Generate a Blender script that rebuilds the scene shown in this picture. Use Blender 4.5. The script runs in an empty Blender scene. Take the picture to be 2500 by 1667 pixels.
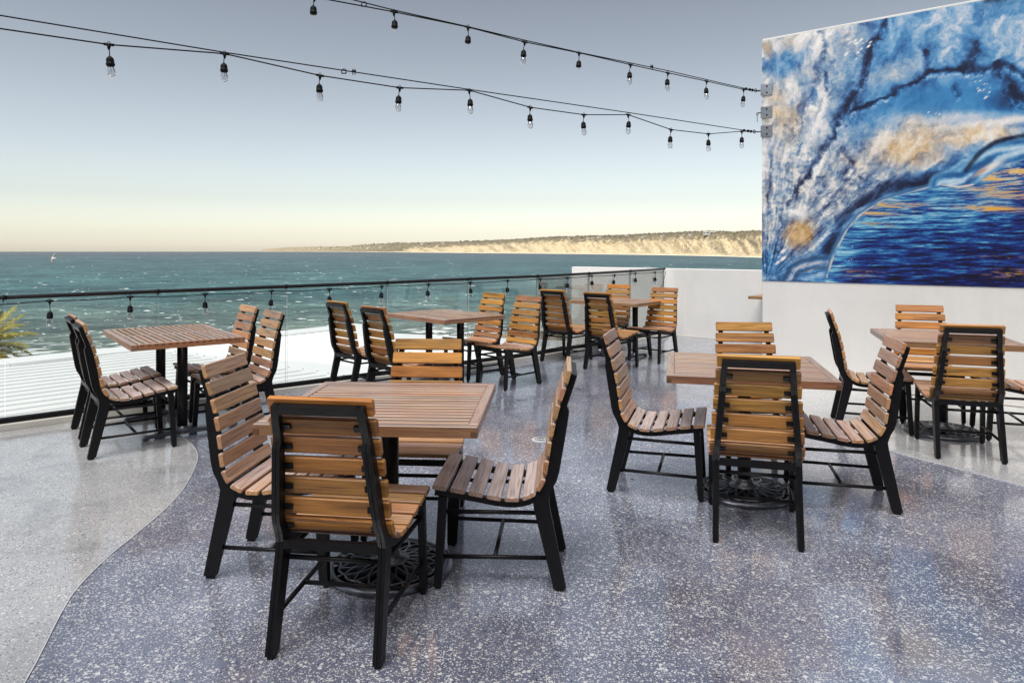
import bpy, bmesh, math, random
import numpy as np
from mathutils import Vector, Matrix, noise as mnoise

R = math.radians
sc = bpy.context.scene
col = sc.collection
random.seed(7)

# ------------------------------------------------------------------ camera
FPX, HOR, CAMZ = 1707.0, 609.0, 1.433        # focal length in photo pixels, eye-level row, eye height
cam_d = bpy.data.cameras.new('camera')
cam = bpy.data.objects.new('camera', cam_d)
col.objects.link(cam)
cam.location = (0, 0, CAMZ)
cam.rotation_euler = (R(90), 0, 0)
cam_d.sensor_width = 36.0
cam_d.lens = FPX / 2500 * 36
cam_d.shift_y = -(833.5 - HOR) / 2500
cam_d.clip_start = 0.05
cam_d.clip_end = 60000
sc.camera = cam

# ------------------------------------------------------------------ sky, sun, exposure
SUN_EL, SUN_AZ = 65.0, 206.0                 # azimuth clockwise from the view direction: high, behind and to the left
world = bpy.data.worlds.new('World')
sc.world = world
world.use_nodes = True
wn, wl = world.node_tree.nodes, world.node_tree.links
wn.clear()
w_out = wn.new('ShaderNodeOutputWorld')
w_bg = wn.new('ShaderNodeBackground')
sky_t = wn.new('ShaderNodeTexSky')
sky_t.sky_type = 'NISHITA'
sky_t.sun_disc = False
sky_t.sun_elevation = R(SUN_EL)
sky_t.sun_rotation = R(SUN_AZ)
sky_t.altitude = 20
sky_t.air_density = 1.0
sky_t.dust_density = 0.4
sky_t.ozone_density = 1.0
w_bg.inputs['Strength'].default_value = 0.064
w_hs = wn.new('ShaderNodeHueSaturation'); w_hs.inputs['Saturation'].default_value = 0.36
w_mx = wn.new('ShaderNodeMix'); w_mx.data_type = 'RGBA'; w_mx.blend_type = 'MULTIPLY'
w_mx.inputs['Factor'].default_value = 1.0; w_mx.inputs['B'].default_value = (0.50, 0.483, 0.450, 1)
wl.new(sky_t.outputs[0], w_hs.inputs['Color']); w_gm = wn.new('ShaderNodeGamma'); w_gm.inputs['Gamma'].default_value = 1.75; wl.new(w_hs.outputs[0], w_gm.inputs['Color']); wl.new(w_gm.outputs[0], w_mx.inputs['A'])
wl.new(w_mx.outputs['Result'], w_bg.inputs['Color'])
wl.new(w_bg.outputs[0], w_out.inputs[0])

sun_d = bpy.data.lights.new('sun', 'SUN')
sun = bpy.data.objects.new('sun', sun_d)
col.objects.link(sun)
sun_d.energy = 3.6
sun_d.angle = R(45)
sun_d.color = (1.0, 0.96, 0.90)
_az, _el = R(SUN_AZ), R(SUN_EL)
to_sun = Vector((math.sin(_az) * math.cos(_el), math.cos(_az) * math.cos(_el), math.sin(_el)))
sun.rotation_euler = to_sun.to_track_quat('Z', 'Y').to_euler()
sun.location = to_sun * 60

sc.view_settings.view_transform = 'Standard'
sc.view_settings.look = 'None'
sc.view_settings.exposure = 0.22
sc.view_settings.gamma = 1.0
sc.view_settings.use_curve_mapping = False
sc.cycles.use_denoising = True
sc.cycles.max_bounces = 8
sc.cycles.transparent_max_bounces = 24
sc.cycles.caustics_reflective = False
sc.cycles.caustics_refractive = False


# ------------------------------------------------------------------ helpers
def tag(o, label=None, cat=None, group=None, kind=None):
    if label: o['label'] = label
    if cat: o['category'] = cat
    if group: o['group'] = group
    if kind: o['kind'] = kind
    return o


def empty(name, loc=(0, 0, 0), rz=0.0):
    o = bpy.data.objects.new(name, None)
    o.empty_display_size = 0.1
    o.location = loc
    o.rotation_euler = (0, 0, rz)
    col.objects.link(o)
    return o


def pix(u, v, y):
    """the point at distance y that stands at photo pixel (u, v)"""
    return Vector(((u - 1250) / FPX * y, y, CAMZ - (v - HOR) / FPX * y))


class MB:
    def __init__(self):
        self.v, self.f, self.s = [], [], []

    def add(self, verts, faces, smooth=False):
        n = len(self.v)
        self.v += [tuple(p) for p in verts]
        self.f += [tuple(i + n for i in f) for f in faces]
        self.s += [smooth] * len(faces)
        return self

    def box(self, lo, hi, M=None):
        x0, y0, z0 = lo; x1, y1, z1 = hi
        vs = [Vector(p) for p in ((x0, y0, z0), (x1, y0, z0), (x1, y1, z0), (x0, y1, z0),
                                  (x0, y0, z1), (x1, y0, z1), (x1, y1, z1), (x0, y1, z1))]
        if M is not None: vs = [M @ p for p in vs]
        return self.add(vs, [(0, 3, 2, 1), (4, 5, 6, 7), (0, 1, 5, 4), (1, 2, 6, 5), (2, 3, 7, 6), (3, 0, 4, 7)])

    def cbox(self, lo, hi, c=0.003, M=None):
        """box with chamfered edges"""
        bm = bmesh.new()
        bmesh.ops.create_cube(bm, size=1)
        for p in bm.verts:
            p.co = Vector([(lo[i] + hi[i]) / 2 + p.co[i] * (hi[i] - lo[i]) for i in range(3)])
        bmesh.ops.bevel(bm, geom=bm.edges[:], offset=c, segments=1, affect='EDGES', profile=0.5)
        bm.verts.index_update()
        vs = [p.co.copy() for p in bm.verts]
        if M is not None: vs = [M @ p for p in vs]
        fs = [tuple(q.index for q in f.verts) for f in bm.faces]
        bm.free()
        return self.add(vs, fs)

    def loft(self, rings, closed=True, caps=True, smooth=False):
        n = len(rings[0])
        vs = [p for r in rings for p in r]
        fs = []
        for i in range(len(rings) - 1):
            for j in range(n if closed else n - 1):
                k = (j + 1) % n
                fs.append((i * n + j, i * n + k, (i + 1) * n + k, (i + 1) * n + j))
        self.add(vs, fs, smooth)
        if caps and closed:
            b = len(self.v) - len(vs)
            self.f.append(tuple(b + j for j in reversed(range(n)))); self.s.append(False)
            self.f.append(tuple(b + (len(rings) - 1) * n + j for j in range(n))); self.s.append(False)
        return self

    def tube(self, pts, r, n=8, smooth=True):
        pts = [Vector(p) for p in pts]
        rings = []
        rr = r if isinstance(r, (list, tuple)) else [r] * len(pts)
        up = None
        for i, p in enumerate(pts):
            t = (pts[min(i + 1, len(pts) - 1)] - pts[max(i - 1, 0)])
            if t.length < 1e-9: t = Vector((0, 0, 1))
            t.normalize()
            if up is None:
                up = Vector((0, 0, 1)) if abs(t.z) < 0.9 else Vector((0, 1, 0))
            a = t.cross(up)
            if a.length < 1e-4: a = t.cross(Vector((1, 0, 0)))
            a.normalize(); b = a.cross(t).normalized(); up = b
            rings.append([p + (a * math.cos(q) + b * math.sin(q)) * rr[i] for q in [2 * math.pi * k / n for k in range(n)]])
        return self.loft(rings, smooth=smooth)

    def lathe(self, prof, n=12, M=None, smooth=True):
        rings = [[Vector((r * math.cos(2 * math.pi * k / n), r * math.sin(2 * math.pi * k / n), z)) for k in range(n)] for r, z in prof]
        if M is not None: rings = [[M @ p for p in r] for r in rings]
        return self.loft(rings, smooth=smooth)

    def mesh(self, name, mats):
        me = bpy.data.meshes.new(name)
        me.from_pydata(self.v, [], self.f)
        me.polygons.foreach_set('use_smooth', self.s)
        for m in (mats if isinstance(mats, (list, tuple)) else [mats]): me.materials.append(m)
        me.update()
        return me

    def build(self, name, mats, parent=None):
        return place(name, self.mesh(name, mats), parent)


def fix_normals(me):
    bm = bmesh.new(); bm.from_mesh(me)
    bmesh.ops.recalc_face_normals(bm, faces=bm.faces[:])
    bm.to_mesh(me); bm.free()


def place(name, me, parent=None, loc=None):
    o = bpy.data.objects.new(name, me)
    col.objects.link(o)
    if parent is not None: o.parent = parent
    if loc is not None: o.location = loc
    return o


def children(o): return [c for c in bpy.data.objects if c.parent == o]


def copy_tree(o, parent=None, kids=None):
    c = o.copy(); col.objects.link(c); c.parent = parent
    for ch in (kids[o] if kids and o in kids else children(o)): copy_tree(ch, c, kids)
    return c


# ------------------------------------------------------------------ materials
def new_mat(name):
    m = bpy.data.materials.new(name); m.use_nodes = True
    nt = m.node_tree
    p = nt.nodes['Principled BSDF']
    return m, nt.nodes, nt.links, p


def plain(name, c, rough=0.5, metal=0.0, spec=0.5, var=0.0, scale=8.0, bump=0.0, bscale=60.0):
    m, n, l, p = new_mat(name)
    p.inputs['Base Color'].default_value = (*c, 1)
    p.inputs['Roughness'].default_value = rough
    p.inputs['Metallic'].default_value = metal
    p.inputs['Specular IOR Level'].default_value = spec
    tc = n.new('ShaderNodeTexCoord')
    if var:
        t = n.new('ShaderNodeTexNoise'); t.inputs['Scale'].default_value = scale; t.inputs['Detail'].default_value = 6
        l.new(tc.outputs['Object'], t.inputs['Vector'])
        mx = n.new('ShaderNodeMix'); mx.data_type = 'RGBA'
        mx.inputs['A'].default_value = (*[x * (1 - var) for x in c], 1)
        mx.inputs['B'].default_value = (*[min(1, x * (1 + var)) for x in c], 1)
        l.new(t.outputs['Fac'], mx.inputs['Factor']); l.new(mx.outputs['Result'], p.inputs['Base Color'])
        rr = n.new('ShaderNodeMapRange'); rr.inputs['To Min'].default_value = max(0.02, rough - 0.1); rr.inputs['To Max'].default_value = rough + 0.1
        l.new(t.outputs['Fac'], rr.inputs['Value']); l.new(rr.outputs[0], p.inputs['Roughness'])
    if bump:
        t2 = n.new('ShaderNodeTexNoise'); t2.inputs['Scale'].default_value = bscale; t2.inputs['Detail'].default_value = 4
        l.new(tc.outputs['Object'], t2.inputs['Vector'])
        b = n.new('ShaderNodeBump'); b.inputs['Strength'].default_value = bump; b.inputs['Distance'].default_value = 0.01
        l.new(t2.outputs['Fac'], b.inputs['Height']); l.new(b.outputs[0], p.inputs['Normal'])
    return m


def ramp(n, stops, interp='LINEAR'):
    r = n.new('ShaderNodeValToRGB'); r.color_ramp.interpolation = interp
    e = r.color_ramp.elements
    while len(e) < len(stops): e.new(0.5)
    for q, (pos, c) in zip(e, stops):
        q.position = pos; q.color = (*c, 1) if len(c) == 3 else c
    return r


def math_node(n, l, op, a, b=None, c=None):
    m = n.new('ShaderNodeMath'); m.operation = op
    for i, x in enumerate((a, b, c)):
        if x is None: continue
        if isinstance(x, (int, float)): m.inputs[i].default_value = x
        else: l.new(x, m.inputs[i])
    return m.outputs[0]


def mix_col(n, l, f, a, b, mode='MIX'):
    m = n.new('ShaderNodeMix'); m.data_type = 'RGBA'; m.blend_type = mode
    for k, x in (('Factor', f), ('A', a), ('B', b)):
        if isinstance(x, (int, float)): m.inputs[k].default_value = x
        elif isinstance(x, (tuple, list)): m.inputs[k].default_value = (*x, 1)
        else: l.new(x, m.inputs[k])
    return m.outputs['Result']


def wood_mat(name, oiled, dark, grey):
    """teak with grain along the piece's own x axis; the custom property 'wear' (0..1) greys it"""
    m, n, l, p = new_mat(name)
    tc = n.new('ShaderNodeTexCoord'); oi = n.new('ShaderNodeObjectInfo')
    sh = n.new('ShaderNodeVectorMath'); sh.operation = 'MULTIPLY_ADD'
    cmb = n.new('ShaderNodeCombineXYZ')
    l.new(oi.outputs['Random'], cmb.inputs[0]); l.new(oi.outputs['Random'], cmb.inputs[1]); l.new(oi.outputs['Random'], cmb.inputs[2])
    sh.inputs[1].default_value = (37.0, 91.0, 53.0)
    l.new(cmb.outputs[0], sh.inputs[0]); l.new(tc.outputs['Object'], sh.inputs[2])
    mp = n.new('ShaderNodeMapping'); mp.inputs['Scale'].default_value = (1.6, 26, 26)
    l.new(sh.outputs[0], mp.inputs['Vector'])
    g = n.new('ShaderNodeTexNoise'); g.inputs['Scale'].default_value = 1.0; g.inputs['Detail'].default_value = 7; g.inputs['Roughness'].default_value = 0.62
    g.inputs['Distortion'].default_value = 1.1
    l.new(mp.outputs[0], g.inputs['Vector'])
    mp2 = n.new('ShaderNodeMapping'); mp2.inputs['Scale'].default_value = (5, 160, 160)
    l.new(sh.outputs[0], mp2.inputs['Vector'])
    f = n.new('ShaderNodeTexNoise'); f.inputs['Scale'].default_value = 1.0; f.inputs['Detail'].default_value = 4
    l.new(mp2.outputs[0], f.inputs['Vector'])
    bl = n.new('ShaderNodeTexNoise'); bl.inputs['Scale'].default_value = 7.0; bl.inputs['Detail'].default_value = 4
    l.new(sh.outputs[0], bl.inputs['Vector'])
    r1 = ramp(n, [(0.30, dark), (0.5, oiled), (0.72, tuple(min(1, x * 1.35) for x in oiled))])
    l.new(g.outputs['Fac'], r1.inputs['Fac'])
    # each piece its own tone
    hs = n.new('ShaderNodeHueSaturation')
    hv = n.new('ShaderNodeMapRange'); hv.inputs['To Min'].default_value = 0.68; hv.inputs['To Max'].default_value = 1.28
    l.new(oi.outputs['Random'], hv.inputs['Value']); l.new(hv.outputs[0], hs.inputs['Value'])
    r2 = math_node(n, l, 'FRACT', math_node(n, l, 'MULTIPLY', oi.outputs['Random'], 17.3))
    hh = n.new('ShaderNodeMapRange'); hh.inputs['To Min'].default_value = 0.485; hh.inputs['To Max'].default_value = 0.512
    l.new(r2, hh.inputs['Value']); l.new(hh.outputs[0], hs.inputs['Hue'])
    l.new(r1.outputs[0], hs.inputs['Color'])
    at = n.new('ShaderNodeAttribute'); at.attribute_type = 'OBJECT'; at.attribute_name = 'wear'
    w = math_node(n, l, 'MULTIPLY', at.outputs['Fac'], math_node(n, l, 'ADD', bl.outputs['Fac'], 0.45))
    gn = n.new('ShaderNodeNewGeometry'); gs = n.new('ShaderNodeSeparateXYZ'); l.new(gn.outputs['True Normal'], gs.inputs[0])
    w = math_node(n, l, 'MULTIPLY', w, math_node(n, l, 'MULTIPLY_ADD', math_node(n, l, 'MAXIMUM', gs.outputs[2], 0.0), 0.65, 0.42))
    w = math_node(n, l, 'MINIMUM', w, 1.0)
    gm = mix_col(n, l, f.outputs['Fac'], tuple(x * 0.6 for x in grey), tuple(x * 1.3 for x in grey))
    c = mix_col(n, l, w, hs.outputs[0], gm)
    # fine dark pores
    pr = ramp(n, [(0.36, (0.55, 0.5, 0.46)), (0.5, (1, 1, 1))])
    l.new(f.outputs['Fac'], pr.inputs['Fac'])
    c = mix_col(n, l, 0.75, c, pr.outputs[0], 'MULTIPLY')
    l.new(c, p.inputs['Base Color'])
    ro = n.new('ShaderNodeMapRange'); ro.inputs['To Min'].default_value = 0.3; ro.inputs['To Max'].default_value = 0.6
    l.new(bl.outputs['Fac'], ro.inputs['Value']); l.new(ro.outputs[0], p.inputs['Roughness'])
    b = n.new('ShaderNodeBump'); b.inputs['Strength'].default_value = 0.25; b.inputs['Distance'].default_value = 0.002
    l.new(f.outputs['Fac'], b.inputs['Height']); l.new(b.outputs[0], p.inputs['Normal'])
    return m


M = {}
M['teak'] = wood_mat('teak', (0.47, 0.212, 0.040), (0.17, 0.062, 0.011), (0.56, 0.455, 0.435))
M['table_teak'] = wood_mat('table_teak', (0.33, 0.14, 0.030), (0.13, 0.046, 0.010), (0.42, 0.335, 0.295))
_p = M['table_teak'].node_tree.nodes['Principled BSDF']
_p.inputs['Coat Weight'].default_value = 0.55; _p.inputs['Coat Roughness'].default_value = 0.28
M['end_grain'] = plain('end_grain', (0.13, 0.058, 0.026), 0.7, var=0.4, scale=60)
M['black_steel'] = plain('black_steel', (0.0045, 0.0045, 0.0058), 0.42, spec=0.28, var=0.25, scale=30, bump=0.05, bscale=300)
M['cast_iron'] = plain('cast_iron', (0.17, 0.18, 0.21), 0.32, metal=0.85, spec=0.9, var=0.3, scale=25, bump=0.1, bscale=120)
M['rubber'] = plain('rubber', (0.004, 0.004, 0.005), 0.6, spec=0.2)
M['steel'] = plain('steel', (0.55, 0.55, 0.56), 0.28, metal=1.0, var=0.12, scale=20)
M['dark_rail'] = plain('dark_rail', (0.035, 0.033, 0.036), 0.32, metal=0.6, var=0.2, scale=15)


def wall_mat(name, c):
    m, n, l, p = new_mat(name)
    tc = n.new('ShaderNodeTexCoord')
    t = n.new('ShaderNodeTexNoise'); t.inputs['Scale'].default_value = 0.9; t.inputs['Detail'].default_value = 8; t.inputs['Roughness'].default_value = 0.6
    l.new(tc.outputs['Object'], t.inputs['Vector'])
    r = ramp(n, [(0.3, tuple(x * 0.9 for x in c)), (0.6, c)])
    l.new(t.outputs['Fac'], r.inputs['Fac'])
    sp = n.new('ShaderNodeTexNoise'); sp.inputs['Scale'].default_value = 45; sp.inputs['Detail'].default_value = 3
    l.new(tc.outputs['Object'], sp.inputs['Vector'])
    r3 = ramp(n, [(0.26, (0.86, 0.84, 0.80)), (0.34, (1, 1, 1))])
    l.new(sp.outputs['Fac'], r3.inputs['Fac'])
    l.new(mix_col(n, l, 1.0, r.outputs[0], r3.outputs[0], 'MULTIPLY'), p.inputs['Base Color'])
    mps = n.new('ShaderNodeMapping'); mps.inputs['Scale'].default_value = (3.0, 3.0, 0.5); l.new(tc.outputs['Object'], mps.inputs['Vector'])
    dr_ = n.new('ShaderNodeTexNoise'); dr_.inputs['Scale'].default_value = 1.0; dr_.inputs['Detail'].default_value = 7; dr_.inputs['Roughness'].default_value = 0.7; l.new(mps.outputs[0], dr_.inputs['Vector'])
    r4 = ramp(n, [(0.32, (0.95, 0.942, 0.925)), (0.5, (1, 1, 1))]); l.new(dr_.outputs['Fac'], r4.inputs['Fac'])
    l.new(mix_col(n, l, 1.0, mix_col(n, l, 1.0, r.outputs[0], r3.outputs[0], 'MULTIPLY'), r4.outputs[0], 'MULTIPLY'), p.inputs['Base Color'])
    p.inputs['Roughness'].default_value = 0.75
    b = n.new('ShaderNodeBump'); b.inputs['Strength'].default_value = 0.4; b.inputs['Distance'].default_value = 0.004
    t2 = n.new('ShaderNodeTexNoise'); t2.inputs['Scale'].default_value = 70; t2.inputs['Detail'].default_value = 5
    l.new(tc.outputs['Object'], t2.inputs['Vector']); l.new(t2.outputs['Fac'], b.inputs['Height']); l.new(b.outputs[0], p.inputs['Normal'])
    return m


M['stucco'] = wall_mat('stucco', (0.80, 0.785, 0.755))
M['kerb'] = plain('kerb', (0.62, 0.60, 0.55), 0.7, var=0.12, scale=6, bump=0.2, bscale=80)
M['white_roof'] = plain('white_roof', (0.80, 0.80, 0.79), 0.5, var=0.05, scale=0.7)


def terrazzo(name, base, base2, chip_a, chip_b, amount, dark_amount):
    m, n, l, p = new_mat(name)
    tc = n.new('ShaderNodeTexCoord')
    big = n.new('ShaderNodeTexNoise'); big.inputs['Scale'].default_value = 1.3; big.inputs['Detail'].default_value = 5
    l.new(tc.outputs['Object'], big.inputs['Vector'])
    rb = ramp(n, [(0.35, base), (0.65, base2)])
    l.new(big.outputs['Fac'], rb.inputs['Fac'])
    c = rb.outputs[0]
    fine = n.new('ShaderNodeTexNoise'); fine.inputs['Scale'].default_value = 260; fine.inputs['Detail'].default_value = 2
    l.new(tc.outputs['Object'], fine.inputs['Vector'])
    fr = ramp(n, [(0.35, (0.72, 0.72, 0.75)), (0.65, (1.22, 1.2, 1.18))]); l.new(fine.outputs['Fac'], fr.inputs['Fac'])
    c = mix_col(n, l, 1.0, c, fr.outputs[0], 'MULTIPLY')
    dens = n.new('ShaderNodeTexNoise'); dens.inputs['Scale'].default_value = 4.5; dens.inputs['Detail'].default_value = 3
    l.new(tc.outputs['Object'], dens.inputs['Vector'])
    dn = n.new('ShaderNodeTexNoise'); dn.inputs['Scale'].default_value = 150; dn.inputs['Detail'].default_value = 2; l.new(tc.outputs['Object'], dn.inputs['Vector'])
    dv = n.new('ShaderNodeVectorMath'); dv.operation = 'MULTIPLY_ADD'; dv.inputs[1].default_value = (0.0045, 0.0045, 0.0045)
    l.new(dn.outputs['Color'], dv.inputs[0]); l.new(tc.outputs['Object'], dv.inputs[2])
    for scale, ca, th, amt, off in ((70, chip_a, 0.46, amount * 0.30, 7.7), (112, chip_a, 0.45, amount * 0.85, 0.0), (190, chip_a, 0.48, amount * 1.0, 3.7), (130, chip_b, 0.42, dark_amount, 11.0)):
        mp = n.new('ShaderNodeMapping'); mp.inputs['Location'].default_value = (off, off * 1.7, off * 0.3)
        l.new(dv.outputs[0], mp.inputs['Vector'])
        v = n.new('ShaderNodeTexVoronoi'); v.inputs['Scale'].default_value = scale; v.inputs['Randomness'].default_value = 1.0
        l.new(mp.outputs[0], v.inputs['Vector'])
        sep = n.new('ShaderNodeSeparateColor'); l.new(v.outputs['Color'], sep.inputs[0])
        lim = math_node(n, l, 'MULTIPLY', dens.outputs['Fac'], 2 * amt)
        sel = math_node(n, l, 'LESS_THAN', sep.outputs[0], lim)
        rad = math_node(n, l, 'MULTIPLY', math_node(n, l, 'ADD', sep.outputs[1], 0.35), th)
        inside = math_node(n, l, 'LESS_THAN', v.outputs['Distance'], rad)
        f = math_node(n, l, 'MULTIPLY', sel, inside)
        tone = mix_col(n, l, sep.outputs[2], tuple(x * 0.75 for x in ca), ca)
        c = mix_col(n, l, f, c, tone)
    # foot traffic and dried water marks
    st = n.new('ShaderNodeTexNoise'); st.inputs['Scale'].default_value = 2.2; st.inputs['Detail'].default_value = 9; st.inputs['Roughness'].default_value = 0.65; st.inputs['Distortion'].default_value = 0.6
    l.new(tc.outputs['Object'], st.inputs['Vector'])
    sr = ramp(n, [(0.36, (0.72, 0.72, 0.73)), (0.5, (1, 1, 1))]); l.new(st.outputs['Fac'], sr.inputs['Fac'])
    c = mix_col(n, l, 0.8, c, sr.outputs[0], 'MULTIPLY')
    l.new(c, p.inputs['Base Color'])
    rr = n.new('ShaderNodeMapRange'); rr.inputs['From Min'].default_value = 0.3; rr.inputs['From Max'].default_value = 0.7
    rr.inputs['To Min'].default_value = 0.06; rr.inputs['To Max'].default_value = 0.17
    l.new(st.outputs['Fac'], rr.inputs['Value']); l.new(rr.outputs[0], p.inputs['Coat Roughness']); p.inputs['Roughness'].default_value = 0.4
    p.inputs['Specular IOR Level'].default_value = 0.3
    p.inputs['Coat Weight'].default_value = 1.0; p.inputs['Coat IOR'].default_value = 2.7
    b = n.new('ShaderNodeBump'); b.inputs['Strength'].default_value = 0.04; b.inputs['Distance'].default_value = 0.01
    wv = n.new('ShaderNodeTexNoise'); wv.inputs['Scale'].default_value = 14; wv.inputs['Detail'].default_value = 3
    l.new(tc.outputs['Object'], wv.inputs['Vector']); l.new(wv.outputs['Fac'], b.inputs['Height']); l.new(b.outputs[0], p.inputs['Normal'])
    return m


M['terrazzo_dark'] = terrazzo('terrazzo_dark', (0.112, 0.124, 0.184), (0.208, 0.228, 0.312), (0.74, 0.75, 0.76), (0.05, 0.055, 0.085), 0.36, 0.13)
M['terrazzo_light'] = terrazzo('terrazzo_light', (0.44, 0.45, 0.465), (0.52, 0.527, 0.537), (0.84, 0.83, 0.81), (0.16, 0.165, 0.18), 0.25, 0.30)
M['divider'] = plain('divider', (0.58, 0.59, 0.61), 0.3)


def glass_mat(name, tint, refl=1.0, extra=0.0):
    m = bpy.data.materials.new(name); m.use_nodes = True
    n, l = m.node_tree.nodes, m.node_tree.links
    n.clear()
    out = n.new('ShaderNodeOutputMaterial'); t = n.new('ShaderNodeBsdfTransparent'); g = n.new('ShaderNodeBsdfGlossy')
    fr = n.new('ShaderNodeFresnel'); fr.inputs['IOR'].default_value = 1.45
    t.inputs['Color'].default_value = (*tint, 1); g.inputs['Roughness'].default_value = 0.01
    mx = n.new('ShaderNodeMixShader')
    l.new(math_node(n, l, 'MULTIPLY_ADD', fr.outputs[0], refl, extra), mx.inputs[0])
    l.new(t.outputs[0], mx.inputs[1]); l.new(g.outputs[0], mx.inputs[2]); l.new(mx.outputs[0], out.inputs[0])
    return m


M['pane'] = glass_mat('pane', (0.95, 0.975, 0.97), 0.75, 0.01)
M['pane_edge'] = plain('pane_edge', (0.45, 0.52, 0.50), 0.2)
M['bulb_glass'] = glass_mat('bulb_glass', (0.94, 0.94, 0.94), 1.0, 0.10)
M['filament'] = plain('filament', (0.2, 0.18, 0.16), 0.4, metal=0.6)

# ------------------------------------------------------------------ plan of the terrace
RAIL = [(-6.65, 3.30, 1.05), (-4.04, 5.57, 1.05), (-3.19, 6.30, 1.055), (-2.27, 7.03, 1.06), (-1.385, 7.735, 1.065), (-0.53, 8.45, 1.075),
        (0.335, 9.20, 1.08), (1.10, 9.97, 1.09), (1.818, 10.74, 1.10), (2.515, 11.56, 1.112)]
PD = Vector((0.783, -0.622))                  # direction of the parapet and of the mural wall
PN = Vector((-0.622, -0.783))                 # their face towards the terrace
PA = Vector((1.10, 12.89))                    # free end of the parapet
WA = Vector((2.79, 7.80))                     # free end of the mural wall


def prism(mb, poly, z0, z1):
    n = len(poly)
    vs = [(x, y, z0) for x, y in poly] + [(x, y, z1) for x, y in poly]
    fs = [tuple(reversed(range(n))), tuple(range(n, 2 * n))] + [(i, (i + 1) % n, n + (i + 1) % n, n + i) for i in range(n)]
    return mb.add(vs, fs)


def offset_curve(pts, d):
    out = []
    for i, p in enumerate(pts):
        a = Vector(pts[max(i - 1, 0)][:2]); b = Vector(pts[min(i + 1, len(pts) - 1)][:2])
        t = (b - a).normalized()
        out.append((p[0] - t.y * d, p[1] + t.x * d))    # positive = outwards, to the sea
    return out


def smooth_curve(pts, k=6):
    pts = [Vector(p) for p in pts]
    out = []
    for i in range(len(pts) - 1):
        p0 = pts[max(i - 1, 0)]; p1 = pts[i]; p2 = pts[i + 1]; p3 = pts[min(i + 2, len(pts) - 1)]
        for j in range(k):
            t = j / k
            out.append(0.5 * ((2 * p1) + (p2 - p0) * t + (2 * p0 - 5 * p1 + 4 * p2 - p3) * t * t + (3 * p1 - p0 - 3 * p2 + p3) * t ** 3))
    out.append(pts[-1])
    return out


# floor
edge = offset_curve(RAIL, 0.04)
poly = [(-9.5, -2.995), (9.5, -2.995), (9.5, 6.2), tuple(PA + PD * 1.75 - PN * 0.05)] + edge[::-1] + [(-9.5, 0.8)]
mb = prism(MB(), poly, -0.45, 0.0)
fl = mb.build('terrace_floor', M['terrazzo_dark']); tag(fl, kind='structure'); fix_normals(fl.data)

CL = [(-1.35, 1.2), (-1.45, 1.75), (-1.61, 2.31), (-1.77, 2.74), (-1.84, 2.97), (-1.88, 3.26), (-1.89, 3.52), (-1.91, 3.84), (-1.96, 4.16), (-2.06, 4.52), (-2.18, 4.85), (-2.37, 5.16),
      (-2.62, 5.46), (-2.86, 5.80), (-3.02, 6.12), (-3.10, 6.30)]
cl = [tuple(p) for p in smooth_curve(CL, 4)]
kin = offset_curve(RAIL, -0.10)
left_poly = cl + [kin[2], kin[1], kin[0], (-9.3, 0.9), (-9.3, -2.8), (-1.2, -2.8)]
lf = prism(MB(), left_poly, -0.02, 0.004).build('terrace_floor', M['terrazzo_light']); fix_normals(lf.data); tag(lf, kind='structure')
CR = [(3.9, 1.0), (3.6, 2.6), (3.30, 3.7), (3.08, 4.26), (2.91, 4.59), (2.69, 4.98), (2.50, 5.45), (2.38, 6.0), (2.36, 6.6), (2.5, 7.2), (2.8, 7.66)]
cr = [tuple(p) for p in smooth_curve(CR, 4)]
w_in = lambda t: tuple(WA + PD * t + PN * 0.03)
right_poly = cr + [w_in(0.3), w_in(5.6), (9.0, 1.0)]
rf = prism(MB(), right_poly, -0.02, 0.004).build('terrace_floor', M['terrazzo_light']); fix_normals(rf.data); tag(rf, kind='structure')
for c, nm in ((cl, 'floor_divider'), (cr, 'floor_divider')):
    a = offset_curve(c, 0.0016); b = offset_curve(c, -0.0016)
    d = prism(MB(), a + b[::-1], -0.02, 0.0055).build(nm, M['divider']); fix_normals(d.data); tag(d, kind='structure')

# kerb under the railing
k_in, k_out = offset_curve(RAIL, -0.085), offset_curve(RAIL, 0.07)
mb = MB()
for i in range(len(RAIL) - 1):
    prism(mb, [k_in[i], k_in[i + 1], k_out[i + 1], k_out[i]], -0.44, 0.052)
kb = mb.build('kerb', M['kerb']); fix_normals(kb.data); tag(kb, kind='structure')

# ------------------------------------------------------------------ glass railing
rail = empty('glass_railing', (RAIL[1][0], RAIL[1][1], 0.052))
tag(rail, 'frameless glass railing with dark round top rail along the sea side of the terrace', 'railing')
rl = Vector(rail.location)


def loc_pts(pts, o): return [Vector(p) - o for p in pts]


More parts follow.
